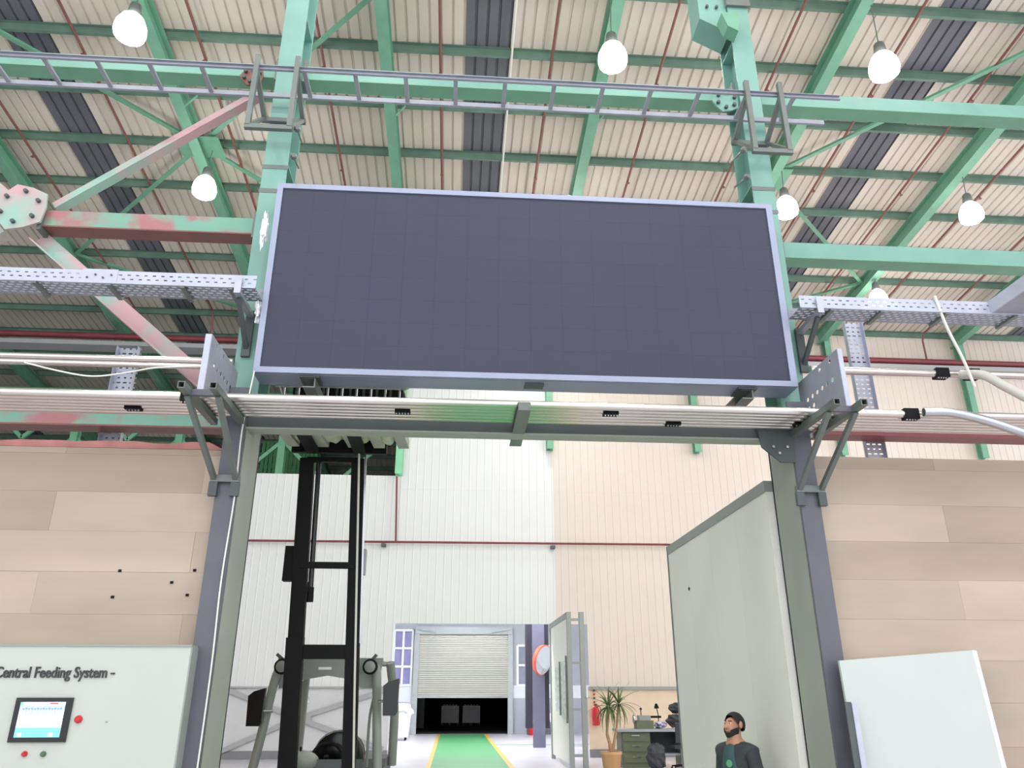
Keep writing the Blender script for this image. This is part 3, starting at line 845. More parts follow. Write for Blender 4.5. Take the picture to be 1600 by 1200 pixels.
def perforated_plate(x, y0, z0, z1, label, flange):
    t = thing('perforated_plate', (x, y0, z0), label, 'plate')
    ny, nz = 8, 6
    dy, dz = 0.82 / ny, (z1 - z0) / nz
    m = MB()
    for i in range(ny):
        for j in range(nz):
            c = (x, y0 + (i + 0.5) * dy, z0 + (j + 0.5) * dz)
            if (j in (0, 3) and i > 0) or (j == 5 and i in (1, 3)) or (j == 2 and i > 4):
                m.holed(c, (0, 1, 0), (0, 0, 1), (1, 0, 0), dy, dz, 0.024, 0.006)
            else:
                m.box(x - 0.003, x + 0.003, c[1] - dy / 2, c[1] + dy / 2, c[2] - dz / 2, c[2] + dz / 2)
    m.build('sheet', 'galv_dark', t)
    MB().box(x + min(0, flange), x + max(0, flange), y0 - 0.006, y0, z0, z1).build('front_flange', 'galv', t)
    MB().box(x + min(0, flange), x + max(0, flange), y0, y0 + 0.82, z1, z1 + 0.006).build('top_flange', 'galv', t)
perforated_plate(-2.07, 5.97, 4.02, 4.52, 'perforated grey steel plate standing on the bracket by the control cabinet', -0.05)
perforated_plate(3.29, 5.97, 4.02, 4.56, 'perforated grey steel plate standing on the bracket by the leaning sheet', 0.04)

# ------------------------------------------------------------------ cable trays
def slot_rail(m, x0, x1, y0, y1, z0, z1, rows, pitch=0.075, gap=0.03, hgt=0.012):
    """sheet rail (vertical) with real slots; slots lie in horizontal rows"""
    zs = [z0]
    for r in range(rows):
        c = z0 + (z1 - z0) * (r + 1) / (rows + 1)
        zs += [c - hgt / 2, c + hgt / 2]
    zs.append(z1)
    for k in range(0, len(zs), 2):
        m.box(x0, x1, y0, y1, zs[k], zs[k + 1])
    for r in range(rows):
        x = x0 + (0.02 if r % 2 else 0.05)
        m.box(x0, x, y0, y1, zs[2 * r + 1], zs[2 * r + 2])
        while x < x1:
            m.box(min(x + gap, x1), min(x + pitch, x1), y0, y1, zs[2 * r + 1], zs[2 * r + 2])
            x += pitch
def slot_bed(m, x0, x1, y0, y1, z, rows, pitch=0.075, gap=0.045, hgt=0.022):
    ysl = [y0]
    for r in range(rows):
        c = y0 + (y1 - y0) * (r + 1) / (rows + 1)
        ysl += [c - hgt / 2, c + hgt / 2]
    ysl.append(y1)
    for k in range(0, len(ysl), 2):
        m.box(x0, x1, ysl[k], ysl[k + 1], z, z + 0.003)
    for r in range(rows):
        x = x0 + (0.0 if r % 2 else 0.037)
        m.box(x0, x, ysl[2 * r + 1], ysl[2 * r + 2], z, z + 0.003)
        while x < x1:
            m.box(min(x + gap, x1), min(x + pitch, x1), ysl[2 * r + 1], ysl[2 * r + 2], z, z + 0.003)
            x += pitch
def tray(x0, x1, z0, label, bars):
    t = thing('cable_tray', ((x0 + x1) / 2, 6.53, z0), label, 'cable tray', 'perforated cable trays')
    m = MB(); slot_rail(m, x0, x1, 6.40, 6.404, z0, z0 + 0.125, 2); m.build('front_rail', 'galv', t)
    MB().box(x0, x1, 6.385, 6.404, z0 - 0.012, z0).build('front_lip', 'galv', t)
    m = MB(); slot_rail(m, x0, x1, 6.666, 6.67, z0, z0 + 0.125, 2); m.build('rear_rail', 'galv_dark', t)
    m = MB(); slot_bed(m, x0, x1, 6.404, 6.666, z0, 5); m.build('bed', 'galv_dark', t)
    for x in bars:
        MB().box(x - 0.02, x + 0.02, 6.39, 6.68, z0 - 0.03, z0 - 0.004).build('cross_bar', 'bracket_grey', t)
    return t
tl = tray(-6.0, -1.90, 5.205, 'perforated galvanised cable tray running into the display frame above the cabinet bay', (-5.2, -4.5, -3.85, -3.20, -2.55, -2.12))
MB().box(-3.45, -3.14, 6.394, 6.40, 5.21, 5.34).build('joint_plate', 'galv', tl)
for i in range(4):
    MB().lathe([(0.009, 0), (0.009, 0.012)], (-3.40 + 0.07 * i, 6.394, 5.25 + 0.03 * (i % 2)), 6, axis=(0, -1, 0)).build('bolt', 'dark_steel', tl)
trr = tray(3.235, 7.0, 5.20, 'perforated galvanised cable tray leaving the display above the dark red tie beam', (3.55, 4.05, 4.70, 5.4, 6.1))
MB().box(5.15, 5.17, 5.4, 6.40, 5.2, 5.33).build('branch_rail', 'galv', trr)
MB().box(5.17, 5.47, 5.4, 6.40, 5.2, 5.204).build('branch_bed', 'galv_dark', trr)
MB().box(5.47, 5.49, 5.4, 6.40, 5.2, 5.33).build('branch_rail', 'galv', trr)
# tray carriers at the columns
for x, s, lab in ((-2.05, 1, 'grey angle carrier holding the cable tray end by the display frame'), (3.42, -1, 'grey angle carrier holding the tray start on the corbelled column side')):
    t = thing('tray_carrier', (x, 6.6, 4.9), lab, 'bracket')
    MB().box(x - 0.03, x + 0.03, 6.37, 6.90, 5.13, 5.17).build('arm', 'galv_dark', t)
    MB().box(x - 0.03, x + 0.03, 6.365, 6.378, 5.13, 5.30).build('hook', 'galv', t)
    MB().bar((x, 6.45, 5.12), (x, 6.88, 4.80), 0.04, 0.04).build('stay', 'dark_steel', t)
    MB().box(x - 0.04, x + 0.04, 6.86, 6.895, 4.72, 5.2).build('back_plate', 'dark_steel', t)
def riser(x, y, z0, z1, lab):
    t = thing('vertical_cable_tray', (x, y, z0), lab, 'cable tray')
    w = 0.2
    m = MB()
    n = int((z1 - z0) / 0.05)
    dz = (z1 - z0) / n
    for j in range(n):
        z = z0 + j * dz
        m.box(x - w / 2, x + w / 2, y, y + 0.003, z, z + dz * 0.68)
        k = 0.03 if j % 2 else 0.0
        for i in range(4):
            m.box(x - w / 2 + i * 0.06 + (0.012 if j % 2 else 0), x - w / 2 + i * 0.06 + 0.036, y, y + 0.003, z + dz * 0.68, z + dz)
    m.build('bed', 'galv', t)
    for s in (-1, 1):
        MB().box(x + s * w / 2 - 0.002, x + s * w / 2 + 0.002, y - 0.06, y, z0, z1).build('side_rail', 'galv', t)
riser(4.22, 7.28, 3.82, 5.5, 'vertical perforated tray dropping behind the dark red tie beam')
riser(-3.30, 7.28, 3.76, 4.95, 'vertical perforated tray dropping behind the rusty tie beam')

# cable ladder across the columns
ld = thing('cable_ladder', (-1.2, 6.6, 7.75), 'long grey cable ladder hung across both green columns', 'cable ladder')
for y in (6.40, 6.80):
    m = MB(); m.cbar((-7, y, 7.79), (4.05, y, 7.79), 0.03, 0.055, 0.006, side=1 if y > 6.5 else -1)
    m.build('side_rail', 'galv_dark', ld)
x = -6.45
r0 = None
while x < 4.0:
    if r0 is None:
        r0 = MB().box(x - 0.022, x + 0.022, 6.415, 6.785, 7.775, 7.80).build('rung', 'galv_dark', ld); bx = x
    else:
        clone(r0, ld, (x - bx, 0, 0))
    x += 0.526
def hanger(xa, xb, lab):
    t = thing('ladder_hanger', ((xa + xb) / 2, 6.6, 7.0), lab, 'bracket', 'ladder hanger frames')
    for x in (xa, xb):
        MB().bar((x, 6.37, 7.92), (x, 6.37, 7.02), 0.05, 0.05, up=(0, 1, 0)).build('upright', 'bracket_grey', t)
        MB().bar((x, 6.39, 7.74), (x, 6.88, 7.50), 0.045, 0.045).build('diagonal', 'bracket_grey', t)
        MB().bar((x, 6.88, 7.54), (x, 6.39, 7.05), 0.04, 0.04).build('diagonal', 'bracket_grey', t)
    MB().box(xa - 0.03, xb + 0.03, 6.35, 6.40, 6.98, 7.03).build('bottom_bar', 'bracket_grey', t)
    MB().box(xa - 0.03, xb + 0.03, 6.84, 6.885, 7.48, 7.53).build('back_bar', 'bracket_grey', t)
    for z in (7.06, 6.72):
        xx = xb + 0.06 if xa < 0 else xa - 0.10
        MB().tube([(xx, 6.45, z), (xx + (-0.06 if xa < 0 else 0.06), 6.92, z + 0.22)], 0.010, 6).build('tie_rod', 'dark_steel', t)
        MB().lathe([(0.035, 0), (0.035, 0.02), (0.02, 0.05)], (xx, 6.45, z), 10, axis=(0.2, -1, -0.3)).build('rod_nut', 'bracket_grey', t, True)
hanger(-2.19, -1.78, 'grey tube frame hanging the ladder on the column with pink braces')
hanger(3.00, 3.37, 'grey tube frame hanging the ladder on the corbelled column')

# ------------------------------------------------------------------ hoses and loose cables
def curve(pts, n=8):
    P = [Vector(p) for p in pts]
    P = [P[0] * 2 - P[1]] + P + [P[-1] * 2 - P[-2]]
    out = []
    for i in range(1, len(P) - 2):
        for k in range(n):
            t = k / n
            a, b, c, d = P[i - 1], P[i], P[i + 1], P[i + 2]
            out.append(0.5 * ((2 * b) + (c - a) * t + (2 * a - 5 * b + 4 * c - d) * t * t + (3 * b - a - 3 * c + d) * t ** 3))
    out.append(P[-2])
    return out
tag(MB().tube(curve([(4.90, 6.68, 4.66), (5.0, 6.5, 4.58), (5.12, 6.4, 4.42), (5.35, 6.3, 4.22), (5.9, 6.1, 3.95)]), 0.045, 10).build('flexible_hose', 'hose_grey', None, True),
    'thick grey hose bending down from the single pipe', 'hose')
tag(MB().tube(curve([(4.02, 6.05, 4.02), (4.25, 6.02, 4.01), (4.5, 5.97, 3.93), (4.8, 5.92, 3.80), (5.4, 5.8, 3.52)]), 0.04, 10).build('flexible_hose', 'steel', None, True),
    'shiny metallic hose sagging from the end of the pipe rack', 'hose')
tag(MB().tube(curve([(4.60, 6.38, 5.36), (4.68, 6.42, 5.05), (4.80, 6.46, 4.72), (4.88, 6.50, 4.46)]), 0.014, 8).build('loose_cable', 'cable_white', None, True),
    'thin straight white cable hanging from the cable tray to the hose joint', 'cable')
tag(MB().tube(curve([(-3.70, 6.3, 4.36), (-3.4, 6.3, 4.29), (-3.12, 6.3, 4.25), (-2.85, 6.3, 4.29), (-2.6, 6.3, 4.345), (-2.2, 6.3, 4.37)]), 0.007, 6).build('loose_cable', 'cable_white', None, True),
    'thin white cable sagging above the pipe rack in the cabinet bay', 'cable')
tag(MB().tube(curve([(-1.86, 6.575, 4.45), (-1.88, 6.55, 4.05), (-1.895, 6.57, 3.80), (-1.885, 6.58, 3.3), (-1.90, 6.58, 2.6), (-1.885, 6.58, 1.9), (-1.89, 6.58, 0.8), (-1.89, 6.58, 0.02)]), 0.007, 6).build('loose_cable', 'cable_white', None, True),
    'thin grey cable hanging from the display corner down the gate column', 'cable')

# ------------------------------------------------------------------ control cabinet
cab = thing('control_cabinet', (-3.0, 6.5, 0), 'white control panel with touch screen on the plywood wall', 'control panel')
MB().box(-4.6, -2.02, 6.45, 6.68, 0.0, 2.085).build('body', 'cabinet_white', cab)
MB().box(-4.6, -2.015, 6.44, 6.69, 2.085, 2.10).build('top_trim', 'edge_grey', cab)
MB().box(-2.02, -2.008, 6.45, 6.68, 0.0, 2.085).build('side_trim', 'edge_grey', cab)
hx0, hx1, hz0, hz1 = -3.222, -2.817, 1.420, 1.722
hm = MB().box(hx0, hx1, 6.43, 6.45, hz0, hz1).build('touch_screen', 'black_gloss', cab)
MB().box(hx0 + 0.04, hx1 - 0.045, 6.427, 6.43, hz0 + 0.033, hz1 - 0.03).build('screen_glass', 'hmi_white', hm)
sx0, sx1, sz0, sz1 = hx0 + 0.04, hx1 - 0.045, hz0 + 0.033, hz1 - 0.03
MB().box(sx0, sx1, 6.4255, 6.427, sz0, sz0 + 0.065).build('screen_band', 'hmi_cyan', hm)
MB().box(sx0, sx1, 6.4255, 6.427, sz1 - 0.052, sz1 - 0.022).build('screen_band', 'hmi_lilac', hm)
MB().box(sx0 + 0.0, sx0 + 0.02, 6.4255, 6.427, sz1 - 0.02, sz1).build('screen_band', 'hmi_green', hm)
MB().box(sx0 + 0.03, sx0 + 0.12, 6.4255, 6.427, sz1 - 0.016, sz1 - 0.004).build('screen_band', 'hmi_pink', hm)
MB().box(sx0 + 0.21, sx0 + 0.27, 6.4255, 6.427, sz1 - 0.016, sz1 - 0.005).build('screen_band', 'hmi_red', hm)
for zz in (sz0 + 0.078, sz0 + 0.112, sz0 + 0.150, sz0 + 0.175):
    for i in range(14):
        MB().box(sx0 + 0.022 + i * 0.0205, sx0 + 0.036 + i * 0.0205, 6.4255, 6.427, zz, zz + (0.026 if i % 2 else 0.022)).build('screen_icon', 'hmi_pink' if zz < sz0 + 0.13 else 'hmi_lilac', hm)
MB().box(sx0 + 0.02, sx0 + 0.05, 6.425, 6.4255, sz0 + 0.005, sz0 + 0.03).build('screen_icon', 'hmi_pink', hm)
MB().box(sx1 - 0.08, sx1 - 0.05, 6.425, 6.4255, sz0 + 0.005, sz0 + 0.03).build('screen_icon', 'hmi_white', hm)
def button(x, z, r, m_, nm):
    b = MB().lathe([(r * 1.15, 0), (r * 1.15, 0.006), (r, 0.008), (r, 0.022), (r * 0.7, 0.03)], (x, 6.45, z), 16, axis=(0, -1, 0)).build(nm, m_, cab, True)
button(-2.755, 1.573, 0.024, 'red', 'stop_button')
button(-3.087, 1.343, 0.017, 'red', 'push_button')
button(-2.956, 1.342, 0.017, 'green_button', 'push_button')
MB().box(-2.56, -2.545, 6.446, 6.45, 1.55, 1.56).build('scratch', 'edge_grey', cab)
def text_mesh(name, body, x0, width, z, y, m_, parent, extr=0.006):
    cu_ = bpy.data.curves.new(name, 'FONT')
    cu_.body = body
    cu_.size = 0.11
    cu_.extrude = extr
    cu_.offset = 0.0015
    cu_.resolution_u = 3
    ob = bpy.data.objects.new(name, cu_)
    COL.objects.link(ob)
    dg = bpy.context.evaluated_depsgraph_get()
    me = bpy.data.meshes.new_from_object(ob.evaluated_get(dg))
    bpy.data.objects.remove(ob)
    xs = [v.co.x for v in me.vertices]
    sc = width / (max(xs) - min(xs))
    mn = min(xs)
    o0 = ORG[parent.name]
    for v in me.vertices:
        v.co = Vector((x0 + (v.co.x - mn) * sc, y - v.co.z - extr, z + v.co.y)) - o0
    me.materials.clear()
    me.materials.append(M[m_])
    o = bpy.data.objects.new(name, me)
    COL.objects.link(o)
    o.parent = parent
    ORG[o.name] = o0
    return o
text_mesh('lettering', 'Central Feeding System', -3.425, 0.815, 1.862, 6.45, 'letter', cab)
MB().box(-2.585, -2.555, 6.44, 6.45, 1.885, 1.897).build('lettering_dash', 'letter', cab)

# leaning sheet and a metal offcut
t = thing('leaning_sheet', (3.73, 6.4, 0), 'white laminated sheet leaning on the plywood wall', 'sheet')
sh_ = MB()
c = [(3.07, 6.22, 0.0), (4.24, 6.22, 0.0), (4.31, 6.48, 2.085), (3.14, 6.48, 2.0)]
sh_.add([Vector(p) for p in c] + [Vector(p) + Vector((0, 0.03, 0)) for p in c], [(0, 1, 2, 3), (7, 6, 5, 4), (0, 4, 5, 1), (1, 5, 6, 2), (2, 6, 7, 3), (3, 7, 4, 0)])
sh_.build('sheet', 'board_white', t)
MB().bar((4.24, 6.225, 0.005), (4.31, 6.485, 2.08), 0.012, 0.036, up=(1, 0, 0)).build('edge_band', 'lane_white', t)
t = thing('metal_offcut', (3.1, 6.3, 0), 'dark grey steel profile offcut leaning beside the white sheet', 'profile')
MB().bar((3.02, 6.18, 0.0), (3.09, 6.34, 1.69), 0.012, 0.05, up=(1, 0, 0)).build('dark_leg', 'dark_steel', t)
MB().bar((3.065, 6.17, 0.0), (3.135, 6.33, 1.68), 0.012, 0.04, up=(1, 0, 0)).build('bright_leg', 'galv', t)

# white panel partition behind the gate
pw = thing('partition_wall', (3.0, 9.0, 0), 'white sandwich panel partition wall standing behind the gate column', 'partition')
ye = [7.20, 8.12, 9.04, 9.96, 10.88]
for a, b in zip(ye[:-1], ye[1:]):
    MB().box(3.00, 3.08, a + 0.002, b - 0.002, 0, 3.60).build('panel', 'panel_white', pw)
MB().box(2.99, 3.09, 7.20, 10.90, 3.58, 3.69).build('top_rail', 'edge_grey', pw)
MB().box(2.99, 3.09, 10.88, 10.92, 0, 3.69).build('end_post', 'skirting', pw)
MB().lathe([(0.022, 0), (0.022, 0.008)], (3.0, 10.0, 3.0), 10, axis=(-1, 0, 0)).build('screw_hole', 'black', pw)

# ------------------------------------------------------------------ forklift behind the gate, facing the camera
fk = thing('forklift', (-1.2, 8.9, 0), 'grey counterbalance forklift with a tall black raised mast behind the gate', 'forklift')
LB, LT = Vector((-1.45, 7.98, 0.08)), Vector((-1.565, 7.85, 4.02))
RB, RT = Vector((-0.885, 7.98, 0.08)), Vector((-1.045, 7.85, 4.02))
def along(a, b, z):
    t = (z - a.z) / (b.z - a.z)
    return a + (b - a) * t
MB().cbar(LB, along(LB, LT, 2.25), 0.10, 0.16, 0.02, up=(1, 0, 0), side=-1).build('outer_mast_rail', 'black', fk)
MB().cbar(RB, along(RB, RT, 2.25), 0.10, 0.12, 0.02, up=(1, 0, 0), side=-1).build('outer_mast_rail', 'black', fk)
o_ = Vector((0, 0.03, 0))
MB().cbar(along(LB, LT, 1.2) + o_, LT + o_, 0.08, 0.145, 0.02, up=(1, 0, 0), side=-1).build('inner_mast_rail', 'black', fk)
MB().cbar(along(RB, RT, 1.2) + o_, RT + o_, 0.08, 0.13, 0.02, up=(1, 0, 0), side=-1).build('inner_mast_rail', 'black', fk)
MB().bar(along(RB, RT, 2.2) + Vector((0.075, 0, 0)), RT + Vector((0.075, 0, 0.12)), 0.018, 0.018, up=(1, 0, 0)).build('bright_rail_edge', 'steel', fk)
for z, h in ((2.12, 0.13), (2.93, 0.06), (4.0, 0.05)):
    a, b = along(LB, LT, z), along(RB, RT, z)
    MB().bar(a, b, 0.05, h).build('mast_crosspiece', 'black', fk)
MB().tube([along(LB, LT, 2.70) + Vector((0.11, 0.02, 0)), LT + Vector((0.12, 0.02, -0.05))], 0.026, 10).build('lift_cylinder', 'black_gloss', fk, True)
MB().tube([along(LB, LT, 2.58) + Vector((0.11, 0.02, 0)), along(LB, LT, 2.72) + Vector((0.11, 0.02, 0))], 0.034, 10).build('cylinder_foot', 'black', fk, True)
for k in range(2):
    MB().tube(curve([along(LB, LT, 2.68) + Vector((0.04, 0, 0.02 * k)), along(LB, LT, 2.66) + Vector((0.07, 0, 0.05 * k)), along(LB, LT, 2.76) + Vector((0.10, 0, 0.03 * k))], 5), 0.008, 6).build('hydraulic_hose', 'rubber', fk)
MB().tube(curve([(-1.03, 7.77, 4.1), (-0.955, 7.76, 2.75), (-0.93, 7.78, 2.25), (-0.90, 7.78, 1.7), (-0.86, 7.8, 1.0)]), 0.011, 6).build('mast_cable', 'hose_grey', fk, True)
MB().box(-1.70, -1.58, 7.9, 8.0, 2.78, 3.12).build('mast_guard', 'black', fk)
MB().box(-0.945, -0.90, 7.9, 8.0, 2.85, 3.10).build('mast_guard', 'galv_dark', fk)
# overhead guard
MB().tube(curve([(-1.90, 8.38, 1.0), (-1.84, 8.40, 1.4), (-1.77, 8.45, 1.92), (-1.70, 8.55, 2.05)]), 0.045, 10).build('front_pillar', 'forklift_grey', fk, True)
MB().tube(curve([(-0.70, 8.38, 1.0), (-0.73, 8.40, 1.4), (-0.77, 8.45, 1.92), (-0.80, 8.55, 2.05)]), 0.045, 10).build('front_pillar', 'forklift_grey', fk, True)
MB().tube(curve([(-1.72, 9.75, 1.0), (-1.70, 9.7, 1.6), (-1.66, 9.5, 2.08)]), 0.05, 10).build('rear_pillar', 'forklift_grey', fk, True)
MB().tube(curve([(-0.66, 9.75, 1.0), (-0.66, 9.7, 1.6), (-0.72, 9.5, 2.08)]), 0.05, 10).build('rear_pillar', 'forklift_grey', fk, True)
hdr = MB().prism([(-1.78, 2.06), (-1.74, 1.80), (-1.60, 1.80), (-1.50, 1.88), (-1.27, 1.92), (-1.02, 1.88), (-0.92, 1.80), (-0.76, 1.80), (-0.72, 2.06)], 'y', 8.47, 8.52).build('guard_header', 'forklift_grey', fk)
for xa in (-1.36, -1.08):
    MB().box(xa, xa + 0.13, 8.462, 8.47, 1.975, 2.0).build('header_slot', 'lane_white', hdr)
MB().box(-1.78, -0.72, 8.5, 8.56, 2.04, 2.09).build('roof_bar', 'forklift_grey', fk)
for i in range(6):
    MB().box(-1.70 + i * 0.18, -1.66 + i * 0.18, 8.56, 9.55, 2.05, 2.08).build('roof_bar', 'forklift_grey', fk)
MB().box(-1.76, -0.72, 9.5, 9.58, 2.04, 2.09).build('roof_bar', 'forklift_grey', fk)
for xa in (-1.70, -0.83):
    lp = MB().lathe([(0.075, 0), (0.075, 0.05), (0.06, 0.06)], (xa, 8.36, 2.0), 16, axis=(0, -1, 0)).build('work_lamp', 'black', fk, True)
    MB().lathe([(0.055, 0.06), (0.03, 0.07)], (xa, 8.36, 2.0), 16, axis=(0, -1, 0)).build('lamp_lens', 'forklift_grey', lp, True)
    MB().bar((xa, 8.42, 2.06), (xa + (-0.08 if xa < -1.2 else 0.05), 8.42, 2.12), 0.03, 0.03).build('lamp_stalk', 'dark_steel', fk)
for xa, s, za in ((-1.89, -1, 1.63), (-0.60, 1, 1.72)):
    mr = MB().prism([(xa - 0.07, za - 0.17), (xa + 0.05, za - 0.17), (xa + 0.07, za - 0.14), (xa + 0.075, za + 0.17), (xa - 0.03, za + 0.14), (xa - 0.08, za + 0.10)], 'y', 8.22, 8.29).build('side_mirror', 'black_gloss', fk)
    MB().tube([(xa - s * 0.06, 8.30, za - 0.04), (xa - s * 0.13, 8.38, za - 0.04)], 0.015, 8).build('mirror_arm', 'steel', fk)
MB().tube(curve([(-0.82, 8.5, 1.08), (-0.82, 8.5, 1.5), (-0.79, 8.47, 1.70)]), 0.014, 8).build('grab_handle', 'forklift_grey', fk, True)
# body
MB().box(-1.80, -0.66, 8.25, 8.75, 0.25, 0.75).build('front_chassis', 'forklift_body', fk)
MB().prism([(8.75, 0.25), (9.9, 0.25), (10.15, 0.4), (10.15, 0.95), (9.95, 1.1), (9.3, 1.1), (9.0, 0.85), (8.75, 0.75)], 'x', -1.75, -0.70).build('counterweight', 'forklift_body', fk)
MB().prism([(8.35, 0.75), (8.6, 0.75), (8.5, 1.12), (8.38, 1.16)], 'x', -1.62, -0.85).build('dashboard', 'forklift_body', fk)
MB().blob((-1.44, 8.42, 1.14), 0.17, 0.12, 0.10, 0.0, 14, 8, 3).build('cowl', 'forklift_grey', fk, True)
MB().tube([(-1.22, 8.62, 1.0), (-1.22, 8.52, 1.18)], 0.025, 8).build('steering_column', 'black', fk)
ring = [(-1.22 + 0.15 * math.cos(a * math.pi / 10), 8.55 + 0.05 * math.sin(a * math.pi / 10), 1.16 + 0.13 * math.sin(a * math.pi / 10)) for a in range(21)]
MB().tube(ring, 0.016, 8).build('steering_wheel', 'black', fk, True)
for xa in (-1.55, -1.5, -1.45):
    MB().tube([(xa, 8.4, 1.16), (xa, 8.38, 1.27)], 0.010, 6).build('lever', 'black', fk)
MB().box(-1.40, -0.92, 9.0, 9.45, 0.85, 0.98).build('seat_cushion', 'black', fk)
MB().lathe([(0.17, 0), (0.215, 0.03), (0.225, 0.1), (0.20, 0.17), (0.12, 0.21)], (-1.13, 8.72, 1.17), 20, axis=(0, 1, 0.15), sx=1.0, sy=1.15).build('seat_back', 'black_gloss', fk, True)
MB().box(-1.30, -1.00, 8.75, 8.85, 0.8, 1.2).build('seat_stem', 'black', fk)
for xa in (-1.80, -0.85):
    w = MB().lathe([(0.16, 0.0), (0.34, 0.0), (0.36, 0.03), (0.36, 0.17), (0.34, 0.2), (0.16, 0.2)], (xa, 8.45, 0.36), 24, axis=(1, 0, 0)).build('wheel', 'rubber', fk, True)
    MB().lathe([(0.16, -0.005), (0.16, 0.205)], (xa, 8.45, 0.36), 20, axis=(1, 0, 0)).build('hub', 'forklift_grey', w)
    w = MB().lathe([(0.12, 0.0), (0.25, 0.0), (0.27, 0.03), (0.27, 0.15), (0.25, 0.18), (0.12, 0.18)], (xa, 9.6, 0.27), 24, axis=(1, 0, 0)).build('wheel', 'rubber', fk, True)
    MB().lathe([(0.12, -0.005), (0.12, 0.185)], (xa, 9.6, 0.27), 20, axis=(1, 0, 0)).build('hub', 'forklift_grey', w)
MB().box(-1.72, -0.75, 7.78, 7.83, 4.06, 4.20).build('carriage_plate', 'black', fk)
for xa in (-1.50, -1.02):
    MB().box(xa - 0.06, xa + 0.06, 7.10, 7.80, 4.05, 4.09).build('fork', 'black', fk)
# raised pallet with a work cage
wp = thing('work_cage', (-1.15, 7.6, 4.1), 'raised pallet with a tubular work cage on the forklift forks', 'work platform')
for xa in (-1.72, -1.42, -1.13, -0.85, -0.60):
    MB().bar((xa, 7.16, 4.15), (xa + 0.03, 7.74, 4.15), 0.11 if xa != -1.13 else 0.07, 0.09).build('bearer', 'wood_pallet', wp)
for i in range(5):
    MB().box(-1.80, -0.53, 7.16 + i * 0.12, 7.16 + i * 0.12 + 0.10, 4.20, 4.225).build('deck_board', 'wood_pallet', wp)
for k, (xa, w) in enumerate(((-1.575, 0.10), (-1.275, 0.10), (-0.99, 0.10), (-0.725, 0.08))):
    MB().blob((xa, 7.45, 4.16), w, 0.30, 0.045, 0.12, 14, 8, 40 + k).build('foam_bundle', 'foam', wp)
MB().blob((-1.86, 7.3, 4.22), 0.05, 0.10, 0.09, 0.4, 10, 8, 51).build('torn_wrap', 'wrap', wp)
for z in (4.55, 4.85):
    MB().tube(curve([(-1.78, 7.72, z - 0.03), (-1.76, 7.2, z), (-1.70, 7.17, z), (-0.62, 7.17, z), (-0.56, 7.2, z), (-0.55, 7.72, z - 0.03)], 5), 0.016, 8).build('cage_rail', 'steel', wp, True)
for i in range(9):
    xa = -1.72 + i * 0.14
    MB().tube([(xa, 7.18, 4.22), (xa, 7.18, 4.86)], 0.012, 6).build('cage_bar', 'steel', wp)
    MB().tube([(xa, 7.72, 4.22), (xa, 7.72, 4.95)], 0.014, 6).build('cage_bar', 'dark_steel', wp)
MB().box(-1.76, -0.58, 7.73, 7.75, 4.3, 4.9).build('cage_mesh_panel', 'black', wp)
t = MB().lathe([(0.07, 0), (0.09, 0.16), (0.094, 0.17)], (-1.30, 7.3, 4.226), 16).build('bucket', 'blue_bucket', None, True)
tag(t, 'small dark blue bucket standing in the raised work cage', 'bucket')

# ------------------------------------------------------------------ person beside the partition
def skinned(name, verts, edges, radii, m_, parent, sub=2, tf=None):
    me = bpy.data.meshes.new(name + '_sk')
    me.from_pydata([tuple(v) for v in verts], edges, [])
    ob = bpy.data.objects.new(name + '_sk', me)
    COL.objects.link(ob)
    ob.modifiers.new('skin', 'SKIN')
    ob.modifiers['skin'].use_smooth_shade = True
    sv = me.skin_vertices[0].data
    for i, r in enumerate(radii):
        sv[i].radius = r if isinstance(r, tuple) else (r, r)
        sv[i].use_root = (i == 0)
    ss = ob.modifiers.new('sub', 'SUBSURF')
    ss.levels = sub
    ss.render_levels = sub
    dg = bpy.context.evaluated_depsgraph_get()
    out = bpy.data.meshes.new_from_object(ob.evaluated_get(dg))
    bpy.data.objects.remove(ob)
    out.name = name
    if tf:
        out.transform(tf)
    out.materials.clear()
    out.materials.append(M[m_])
    o = bpy.data.objects.new(name, out)
    COL.objects.link(o)
    o.parent = parent
    ORG[o.name] = Vector((0, 0, 0))
    return o
person = thing('person', (2.60, 7.62, 0), 'bearded person in a dark jacket over a teal top beside the white partition', 'person')
person.rotation_euler = (0, 0, math.radians(-62))
ORG[person.name] = Vector((0, 0, 0))
